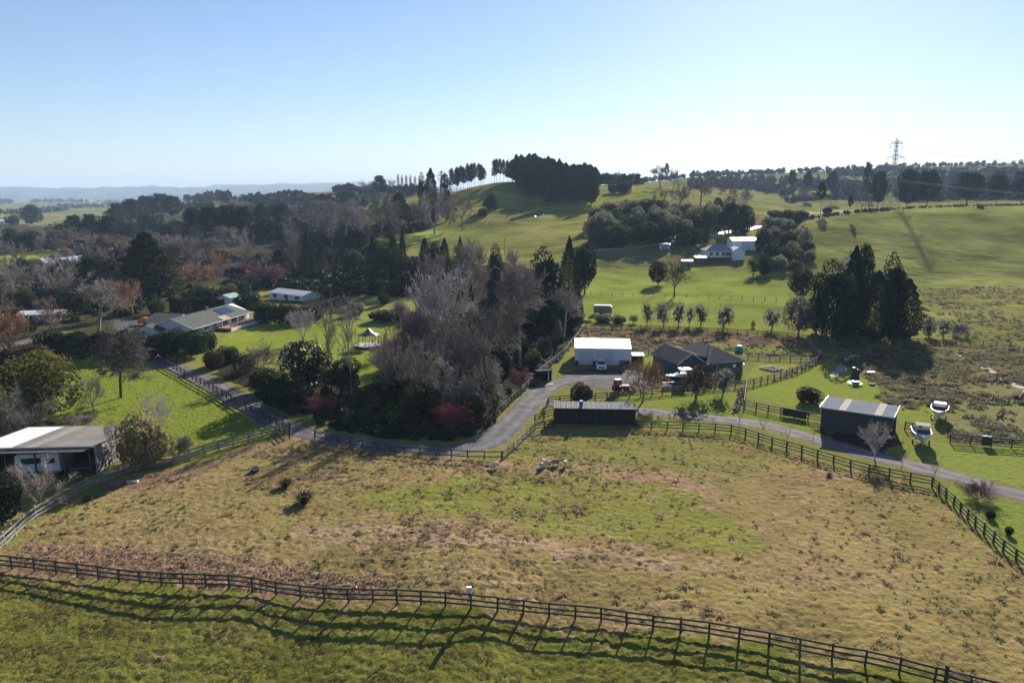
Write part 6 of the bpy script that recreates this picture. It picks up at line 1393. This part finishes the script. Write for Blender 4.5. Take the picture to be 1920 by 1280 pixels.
# boxes fixed to the foreground fence
p = P(880, 1140); g = thing('power_box', 'pale blue box on top of a foreground fence post', 'box', p+Vector((0,-.02,1.36)), .12)
MB().box(-.17,.17,-.13,.13,.04,.50).build('casing', mat('pale_blue_box', (.42,.5,.62), .4, .5, var=.08), g, .02); MB().slab([(-.2,-.16,.56),(.2,-.16,.56),(.2,.16,.52),(-.2,.16,.52)], .04).build('lid', white_paint, g); MB().box(-.06,.06,-.05,.05,-.3,.04).build('bracket', timber, g)
p = P(668, 1128); g = thing('red_cap', 'red cloth tied to the foreground fence', 'cloth', p+Vector((0,-.1,1.22)), 0); MB().lathe([(.02,-.08),(.17,-.02),(.2,.1),(.12,.22),(.02,.25)], 9).build('cloth', red_paint, g, 0, True); MB().box(-.03,.03,-.02,.02,-.4,-.02).build('tail', white_paint, g)

# ------------------------------------------------------------------ utility vehicle
def wheel(par, x, y, r, w_=.24, name='wheel'):
    o = MB().lathe([(r*.62,-w_/2),(r*.95,-w_/2),(r,-w_*.35),(r,w_*.35),(r*.95,w_/2),(r*.62,w_/2)], 18).build(name, rubber, par, 0, True); o.location = (x, y, r); o.rotation_euler = (0, R(90), 0)
    MB().lathe([(r*.1,-w_*.42),(r*.64,-w_*.40),(r*.64,w_*.40),(r*.1,w_*.42)], 10).build('rim', chrome, o); return o
p = P(1128, 697); g = thing('pickup_truck', 'white double cab ute parked facing the camera before the white shed', 'pickup truck', p, R(-4))
# faces -y; origin under the front bumper
b = MB(); b.prism([(0,.42),(-.02,.75),(.12,1.02),(1.25,1.12),(5.1,1.12),(5.15,.5),(4.7,.42)], 'x', -.93, .93); b.build('body', car_white, g, .05)
MB().add([(-.8,1.15,1.11),(.8,1.15,1.11),(.8,3.45,1.11),(-.8,3.45,1.11),(-.66,1.85,1.78),(.66,1.85,1.78),(.66,3.2,1.78),(-.66,3.2,1.78)],[(0,3,2,1),(4,5,6,7),(0,1,5,4),(1,2,6,5),(2,3,7,6),(3,0,4,7)]).build('cabin', car_white, g, .05)
MB().slab([(-.72,1.21,1.17),(.72,1.21,1.17),(.61,1.78,1.71),(-.61,1.78,1.71)], -.03).build('windscreen', glass, g)
for s in (-1, 1):
    MB().slab([(s*.815,1.45,1.16),(s*.815,3.3,1.16),(s*.70,3.1,1.68),(s*.70,1.9,1.68)], .02).build('side_window', glass, g); MB().box(s*.98-.13,s*.98+.13,1.35,1.45,1.1,1.3).build('mirror', car_white, g, .03)
    MB().box(s*.72-.2,s*.72+.2,-.03,.12,.80,.98).build('headlight', lamp_glass, g, .02)
    for y in (.9, 4.1): wheel(g, s*.82, y, .38)
MB().box(-.5,.5,-.05,.05,.74,.98).build('grille', black_plastic, g, .01); MB().box(-.92,.92,-.1,.06,.42,.66).build('bumper', mat('lower_bumper', (.4,.4,.41), .4, .5), g, .04); MB().box(-.26,.26,-.13,-.1,.50,.61).build('number_plate', white_paint, g); MB().box(-.85,.85,3.5,5.05,1.12,1.18).build('tray_cover', black_plastic, g)

# ------------------------------------------------------------------ red tractor
p = P(1162, 735); g = thing('tractor', 'small red tractor with a cab beside the yard fence', 'tractor', p, R(14))
b = MB(); b.prism([(-1.0,.55),(1.6,.55),(1.7,.8),(1.65,1.15),(.2,1.25),(.1,.95),(-1.0,.95)], 'y', -.38, .38); b.build('bonnet', red_paint, g, .04)
for s in (-1, 1):
    MB().prism([(-1.05,.9),(-.95,1.25),(-.45,1.35),(.05,1.2),(.1,.9)], 'y', s*.5-.16, s*.5+.16).build('mudguard', red_paint, g, .02)
    for x, r, w_ in ((-.55,.62,.34),(1.2,.36,.22)):
        o = MB().lathe([(r*.6,-w_/2),(r*.94,-w_/2),(r,-w_*.3),(r,w_*.3),(r*.94,w_/2),(r*.6,w_/2)], 18).build('wheel', rubber, g); o.location = (x, s*.66, r); o.rotation_euler = (R(90),0,0); MB().lathe([(r*.1,-w_*.3),(r*.6,-w_*.25),(r*.6,w_*.25),(r*.1,w_*.3)], 10).build('rim', mat('cream_rim', (.5,.46,.36), .5), o)
for x, y in ((-.95,-.55),(-.95,.55),(.1,-.5),(.1,.5)): MB().bar((x,y,1.1),(x*.92,y*.95,2.25),.08,.08).build('cab_pillar', red_paint, g)
MB().slab([(-1.05,-.62,2.34),(.2,-.62,2.34),(.2,.62,2.34),(-1.05,.62,2.34)], .12).build('cab_roof', red_paint, g, .03)
for y in (-.52, .52): MB().box(-.9,.05,y-.01,y+.01,1.3,2.2).build('cab_window', mat('tinted_glass', (.10,.12,.12), .1, .7), g)
MB().box(-.55,-.2,-.25,.25,.95,1.15).box(-.6,-.5,-.25,.25,1.1,1.6).build('seat', black_plastic, g); MB().tube((1.1,.2,1.2),(1.1,.2,1.9),.04).build('exhaust', black_plastic, g)
for s in (-1, 1): MB().bar((.5,s*.5,1.0),(1.9,s*.5,1.1),.08,.12).bar((1.9,s*.5,1.1),(2.5,s*.5,.55),.08,.12).build('loader_arm', mat('loader_grey', (.18,.17,.15), .6), g)
MB().prism([(2.35,.2),(2.9,.15),(2.8,.3),(2.5,.75),(2.4,.8)], 'y', -.7, .7).build('bucket', mat('loader_grey', ()), g)

# ------------------------------------------------------------------ boats on trailers
def boat(label, p, rz, Ln, bm, hull_m, cabin, hz=.75):
    g = thing('boat', label, 'boat', p, rz); st = []; n = 12     # bow at -x
    for i in range(n+1):
        f = i/n; wv = bm/2*min(1, (math.sin(math.pi*.5*min(1, f*1.55+.02)))**.75); sh = 1.0+.28*(1-f)**2; kd = .10+.42*(1-f)**3.2 if f < 1 else .1
        st.append([(f*Ln, 0, hz+kd*0.9-.1), (f*Ln, -wv*.7, hz+.28+kd*.5), (f*Ln, -wv, hz+sh), (f*Ln, wv, hz+sh), (f*Ln, wv*.7, hz+.28+kd*.5)])
    V = [v for s in st for v in s]; Fc = []
    for i in range(n):
        for a, b_ in ((0,1),(1,2),(3,4),(4,0)): Fc.append((i*5+a, i*5+b_, i*5+5+b_, i*5+5+a))
    Fc += [(0,4,3,2,1), tuple(n*5+k for k in range(5))]; MB().add(V, Fc).build('hull', hull_m, g, 0, False)
    k0 = int(n*.42); dk = MB()
    for i in range(k0): dk.quad((st[i][2][0],st[i][2][1],st[i][2][2]+.02),(st[i+1][2][0],st[i+1][2][1],st[i+1][2][2]+.02),(st[i+1][3][0],st[i+1][3][1],st[i+1][3][2]+.02),(st[i][3][0],st[i][3][1],st[i][3][2]+.02))
    dk.build('deck', white_paint, g)
    fl = MB()
    for i in range(k0, n): fl.quad((st[i][1][0],st[i][1][1]*.9,st[i][1][2]+.1),(st[i+1][1][0],st[i+1][1][1]*.9,st[i+1][1][2]+.1),(st[i+1][4][0],st[i+1][4][1]*.9,st[i+1][4][2]+.1),(st[i][4][0],st[i][4][1]*.9,st[i][4][2]+.1))
    fl.build('cockpit_floor', mat('cockpit_grey', (.25,.25,.27), .6), g)
    gw = MB()
    for i in range(n):
        for s in (2, 3): gw.tube(st[i][s], st[i+1][s], .05, 5)
    gw.build('gunwale', white_paint, g)
    dz = hz+1.05; x0 = Ln*.3; w2 = bm*.40
    if cabin == 'hard':
        MB().add([(x0*.55,-w2*.6,dz+.02),(x0*.55,w2*.6,dz+.02),(Ln*.62,w2,dz+.02),(Ln*.62,-w2,dz+.02),(Ln*.40,-w2*.85,dz+.55),(Ln*.40,w2*.85,dz+.55),(Ln*.62,w2*.85,dz+.55),(Ln*.62,-w2*.85,dz+.55)],[(0,1,2,3),(7,6,5,4),(0,4,5,1),(1,5,6,2),(2,6,7,3),(3,7,4,0)]).build('cabin', white_paint, g, .04)
        for s in (-1, 1):
            for x in (Ln*.42, Ln*.66): MB().tube((x,s*w2*.83,dz+.5),(x+.05,s*w2*.8,dz+1.25),.04).build('canopy_post', chrome, g)
        MB().slab([(Ln*.38,-w2*.95,dz+1.3),(Ln*.70,-w2*.95,dz+1.3),(Ln*.70,w2*.95,dz+1.3),(Ln*.38,w2*.95,dz+1.3)], .08).build('hardtop', white_paint, g, .03); MB().slab([(Ln*.36,-w2*.8,dz+.58),(Ln*.41,-w2*.8,dz+1.2),(Ln*.41,w2*.8,dz+1.2),(Ln*.36,w2*.8,dz+.58)], .03).build('windscreen', glass, g)
    else:
        MB().slab([(x0,-w2*.9,dz+.08),(x0+.35,-w2*.8,dz+.6),(x0+.35,w2*.8,dz+.6),(x0,w2*.9,dz+.08)], .03).build('windscreen', glass, g); MB().bar((x0+.36,-w2*.8,dz+.62),(x0+.36,w2*.8,dz+.62),.05,.05).bar((x0+.36,-w2*.8,dz+.6),(x0+1.1,-w2,dz+.15),.05,.05).bar((x0+.36,w2*.8,dz+.6),(x0+1.1,w2,dz+.15),.05,.05).build('screen_frame', chrome, g)
        if cabin == 'canopy':
            MB().slab([(x0+.5,-w2*.95,dz+1.1),(x0+2.0,-w2*.95,dz+1.15),(x0+2.0,w2*.95,dz+1.15),(x0+.5,w2*.95,dz+1.1)], .06).build('canopy', mat('green_canvas', (.10,.13,.10), .8, .2), g)
            for s in (-1, 1): MB().tube((x0+.5,s*w2*.92,dz+1.05),(x0+1.0,s*w2,dz),.03).tube((x0+2.0,s*w2*.92,dz+1.1),(x0+1.3,s*w2,dz),.03).build('canopy_frame', chrome, g)
        else: MB().box(x0+1.1,x0+2.7,-w2*.8,w2*.8,dz-.25,dz+.15).build('engine_cover', mat('tan_cover', (.35,.27,.24), .7), g, .05); MB().slab([(Ln*.72,-w2*.9,dz+.5),(Ln*.98,-w2*.9,dz+.5),(Ln*.98,w2*.9,dz+.5),(Ln*.72,w2*.9,dz+.5)], .35).build('stern_cover', white_paint, g, .05)
    MB().box(Ln+.02,Ln+.4,-.22,.22,hz+.1,hz+1.35).build('outboard_motor', black_plastic, g, .05)
    MB().bar((-.9,0,.5),(Ln*.8,0,.55),.1,.1).bar((Ln*.35,-bm*.38,.55),(Ln*.35,bm*.38,.55),.1,.1).bar((Ln*.7,-bm*.38,.55),(Ln*.7,bm*.38,.55),.1,.1).build('trailer_frame', chrome, g)
    for s in (-1, 1):
        o = MB().lathe([(.15,-.09),(.3,-.09),(.3,.09),(.15,.09)], 12).build('wheel', rubber, g); o.location = (Ln*.6, s*bm*.42, .3); o.rotation_euler = (R(90),0,0)
    return g
ivory = mat('ivory_hull', (.45,.40,.38), .3, .6, var=.06); whull = mat('white_hull', (.42,.43,.46), .25, .6, var=.05); nhull = mat('navy_hull', (.02,.025,.045), .25, .6, var=.1)
boat('cream speedboat on a trailer at the edge of the rushes', P(1757, 797), R(58), 5.6, 2.3, ivory, 'stern')
boat('grey white runabout with a green canopy near the fence gap', P(1730, 846), R(66), 5.4, 2.35, whull, 'canopy')
boat('dark hulled launch with a white cabin beside the blue house', P(1246, 722), R(8), 6.8, 2.4, nhull, 'hard', .6)

# ------------------------------------------------------------------ sheep
def sheep_mesh(name, grazing=True):
    me = bpy.data.meshes.new(name); bm = bmesh.new(); sk = bm.verts.layers.skin.verify()
    def v(co, r, r2=None): a = bm.verts.new(co); a[sk].radius = (r, r2 or r); return a
    rump = v((.48,0,.62),.20,.22); hip = v((.34,0,.64),.27,.28); mid = v((.05,0,.62),.29,.30); sh = v((-.26,0,.62),.25,.27); neck = v((-.50,0,.56 if grazing else .78),.14,.15)
    head = v((-.70,0,.34 if grazing else .92),.085,.09); muz = v((-.80,0,.17 if grazing else .87),.055,.06)
    for a, b_ in ((rump,hip),(hip,mid),(mid,sh),(sh,neck),(neck,head),(head,muz)): bm.edges.new((a,b_))
    mid[sk].use_root = True
    for s in (-1, 1):
        for base, x, bk in ((hip,.36,.07),(sh,-.28,-.03)):
            k = v((x+bk*.4,s*.15,.36),.075); f = v((x+bk,s*.15,.19),.045); h = v((x,s*.15,.02),.04); bm.edges.new((base,k)); bm.edges.new((k,f)); bm.edges.new((f,h))
        e = v((head.co.x+.06,s*.13,head.co.z+.08),.03); bm.edges.new((head,e))
    t_ = v((.66,0,.56),.05); bm.edges.new((rump,t_))
    bm.to_mesh(me); bm.free(); return me
wool = mat('wool', (.62,.53,.43), .95, .1, var=.18, scale=6, bump=.6, bscale=16); bwool = mat('brown_wool', (.24,.18,.15), .95, .1, var=.2, scale=6, bump=.6)
SHM = sheep_mesh('body')
for px, py, rz, m_, lab in [(928,878,0,wool,'cream sheep standing alone left of the other sheep'),(1016,879,62,wool,'cream sheep facing the camera, nearest of the grazing group'),(1022,873,196,wool,'cream sheep just behind the one facing the camera'),
                        (1041,873,6,bwool,'brownish sheep grazing side on'),(1060,875,-100,wool,'cream sheep facing away at the right of the group')]:
    p = P(px, py); o = bpy.data.objects.new('sheep', SHM); COL.objects.link(o); o.location = p+Vector((0,0,.02)); o.rotation_euler = (0,0,R(rz)); o.scale = (.92,.92,.92)
    md = o.modifiers.new('skin', 'SKIN'); md.use_smooth_shade = True; md = o.modifiers.new('sub', 'SUBSURF'); md.levels = 2; md.render_levels = 2
    if not SHM.materials: SHM.materials.append(None)
    o.material_slots[0].link = 'OBJECT'; o.material_slots[0].material = m_; tag(o, lab, 'sheep')

# ------------------------------------------------------------------ pylons, poles and cables
steel = mat('pylon_steel', (.25,.255,.27), .7, .2, var=.1)
def pylon(label, loc, hgt, rz, wb=7.5, wt=1.5, arms=((.50,10.0),(.735,12.6),(.93,8.6)), r=.13):
    g = thing('pylon', label, 'pylon', loc, rz); z2 = hgt*.50; lv = [0,.10,.19,.27,.345,.41,.46,.50,.56,.62,.68,.74,.80,.86,.92,.96]; leg = [[] for _ in range(4)]; sg = MB(); br = MB()
    def hw(f): return (wb+(wt*1.25-wb)*min(f/.5,1)**.8)/2 if f < .5 else (wt*1.25+(wt*.8-wt*1.25)*(f-.5)/.46)/2
    cor = lambda f: [Vector((sx*hw(f), sy*hw(f), f*hgt)) for sx, sy in ((-1,-1),(1,-1),(1,1),(-1,1))]
    for k in range(4):
        m_ = MB()
        for a, b_ in zip(lv, lv[1:]): m_.tube(cor(a)[k], cor(b_)[k], r, 4)
        m_.build('leg', steel, g)
    for a, b_ in zip(lv, lv[1:]):
        ca, cb = cor(a), cor(b_)
        for k in range(4): br.tube(ca[k], cb[(k+1)%4], r*.42, 4); br.tube(ca[(k+1)%4], cb[k], r*.42, 4)
    br.build('lattice', steel, g); MB().tube((-wt*.3,0,.96*hgt),(-wt*.3,0,hgt),r*.7,4).tube((wt*.3,0,.96*hgt),(wt*.3,0,hgt),r*.7,4).tube((0,0,.96*hgt),(0,0,hgt*1.01),r,4).build('peak', steel, g)
    ends = []
    for f, ln in arms:
        a = MB(); z = f*hgt
        for s in (-1, 1):
            e = Vector((s*ln/2,0,z))
            for sy in (-1, 1): a.tube((s*hw(f),sy*hw(f),z), e, r*.8, 4); a.tube((s*hw(f+.03),sy*hw(f+.03),z+hgt*.045), e, r*.7, 4)
            for q in (.3,.6,.8):
                for sy in (-1, 1): a.tube(Vector((s*hw(f),sy*hw(f),z)).lerp(e, q), Vector((s*hw(f),sy*hw(f),z+hgt*.045)).lerp(e, q), r*.5, 4)
            ins = MB(); ins.tube(e, e-Vector((s*.3,0,3.2)), r*.9, 6); ins.build('insulator', mat('insulator_glass', (.35,.36,.37), .3, .5), g); ends.append(e-Vector((s*.3,0,3.2)))
        a.build('cross_arm', steel, g)
    return g, ends
pb = P(1669, 400, 455); topz = at(1669, 259, 455)[2]
pg, ends = pylon('tall lattice power pylon behind the hill crest', pb-Vector((0,0,.3)), (topz-pb.z), R(12)); bpy.context.view_layer.update()
fp = P(828, 352, 1000); pylon('tiny lattice pylon on the left skyline', fp, at(828,320,1000)[2]-fp.z, R(20), 6, 1.4, arms=((.6,8.),(.75,10.),(.9,7.)), r=.35)
for i, e in enumerate(ends):
    a = pg.matrix_basis @ e; b_ = a+Vector((330, -125, -14)); mb = MB(); pr = None
    for k in range(31):
        f = k/30; q = a.lerp(b_, f)-Vector((0,0,4*9*f*(1-f)))
        if pr is not None: mb.tube(pr, q, .055, 4)
        pr = q
    o = mb.build('power_cable', mat('cable', (.6,.6,.6), .4, .5, metal=.3, var=.05)); tag(o, 'pale power cable running right from the pylon', 'cable', 'cables strung from the pylon')
for px, b_, t_, lab in [(946,478,447,'lone wooden power pole on the pasture slope'),(1333,455,427,'white topped pole beside the far lane'),(1290,382,372,'short pole behind the shrub grove'),(1396,742,722,'short gate post by the wood pile')]:
    p = P(px, b_); hh = (b_-t_)/ppm(p); g = thing('power_pole' if hh > 3 else 'gate_post', lab, 'pole', p); MB().tube((0,0,-.3),(0,0,hh),.13,7,.09).build('pole', silver_timber if hh > 3 else timber, g)
    if hh > 3: MB().bar((-.9,0,hh-.5),(.9,0,hh-.5),.1,.12).build('cross_bar', timber, g)
# hedges
def hedge(label, px, hgt, wd, col, n):
    c = catmull([P(*p) for p in px], .5); r_ = np.random.RandomState(n); pts = []; nr = []
    for i in range(n):
        q = c[r_.randint(len(c))]; d = (c[min(c.index(q)+1, len(c)-1)]-c[max(c.index(q)-1,0)]); d.normalize(); nv = Vector((-d.y, d.x, 0)); u = r_.uniform(-1, 1); v_ = r_.uniform(0, 1)
        if r_.rand() < .45: u = math.copysign(r_.uniform(.85, 1.05), u)
        else: v_ = r_.uniform(.88, 1.04)
        w_ = q+nv*(u*wd/2)+Vector((0,0,v_*hgt*(1+.1*math.sin(q.x*1.3)+.06*math.sin(q.y*3)))); pts.append(w_-c[0]); nr.append(nv*u+Vector((0,0,v_)))
    v, f = quads(np.array(pts), np.array(nr), .26, r_, .75, .3); t = thing('hedge', label, 'hedge', c[0]); link('foliage', np_mesh('foliage', v, f), LM[col], t); s = MB()
    for q in c[::5]: s.tube(q-c[0], q-c[0]+Vector((0,0,hgt*.7)), .06, 5)
    s.build('stem', BARK, t)
hedge('dark clipped hedge behind the green roofed house', [(322,585),(360,583),(420,582)], 3.6, 3.5, 'ever', 11000)
hedge('tall dark hedge along the top of the left field', [(108,668),(150,669),(200,668),(268,667)], 4.6, 3.5, 'ever', 14000)
hedge('dark hedge below the hillside conifers', [(645,556),(700,552),(760,556)], 4.2, 4.5, 'ever', 5000)

# ------------------------------------------------------------------ air
hz = MB().box(-12000, 12000, -150, 15500, -14, 330).build('haze', None); hz['kind'] = 'stuff'; hz['label'] = 'thin bluish haze'
m = bpy.data.materials.new('air'); m.use_nodes = True; nt = m.node_tree; nt.nodes.clear()
o = nt.nodes.new('ShaderNodeOutputMaterial'); v = nt.nodes.new('ShaderNodeVolumePrincipled'); v.inputs['Color'].default_value = (.55,.74,1.0,1); v.inputs['Density'].default_value = HAZE; v.inputs['Anisotropy'].default_value = 0.0
nt.links.new(v.outputs[0], o.inputs['Volume']); hz.data.materials.append(m)
if NOHAZE: bpy.data.objects.remove(hz)

# ------------------------------------------------------------------ render settings
vs = SC.view_settings; vs.view_transform = 'Standard'; vs.look = 'None'; vs.exposure = EXPO; vs.gamma = 1; vs.use_curve_mapping = False
SC.cycles.max_bounces = 6; SC.cycles.diffuse_bounces = 2; SC.cycles.glossy_bounces = 2; SC.cycles.transmission_bounces = 2; SC.cycles.volume_bounces = 0; SC.cycles.transparent_max_bounces = 4
SC.cycles.caustics_reflective = False; SC.cycles.caustics_refractive = False; SC.cycles.sample_clamp_indirect = 4
SC.cycles.use_denoising = DENOISE; SC.cycles.denoising_prefilter = 'ACCURATE'; SC.cycles.use_adaptive_sampling = False
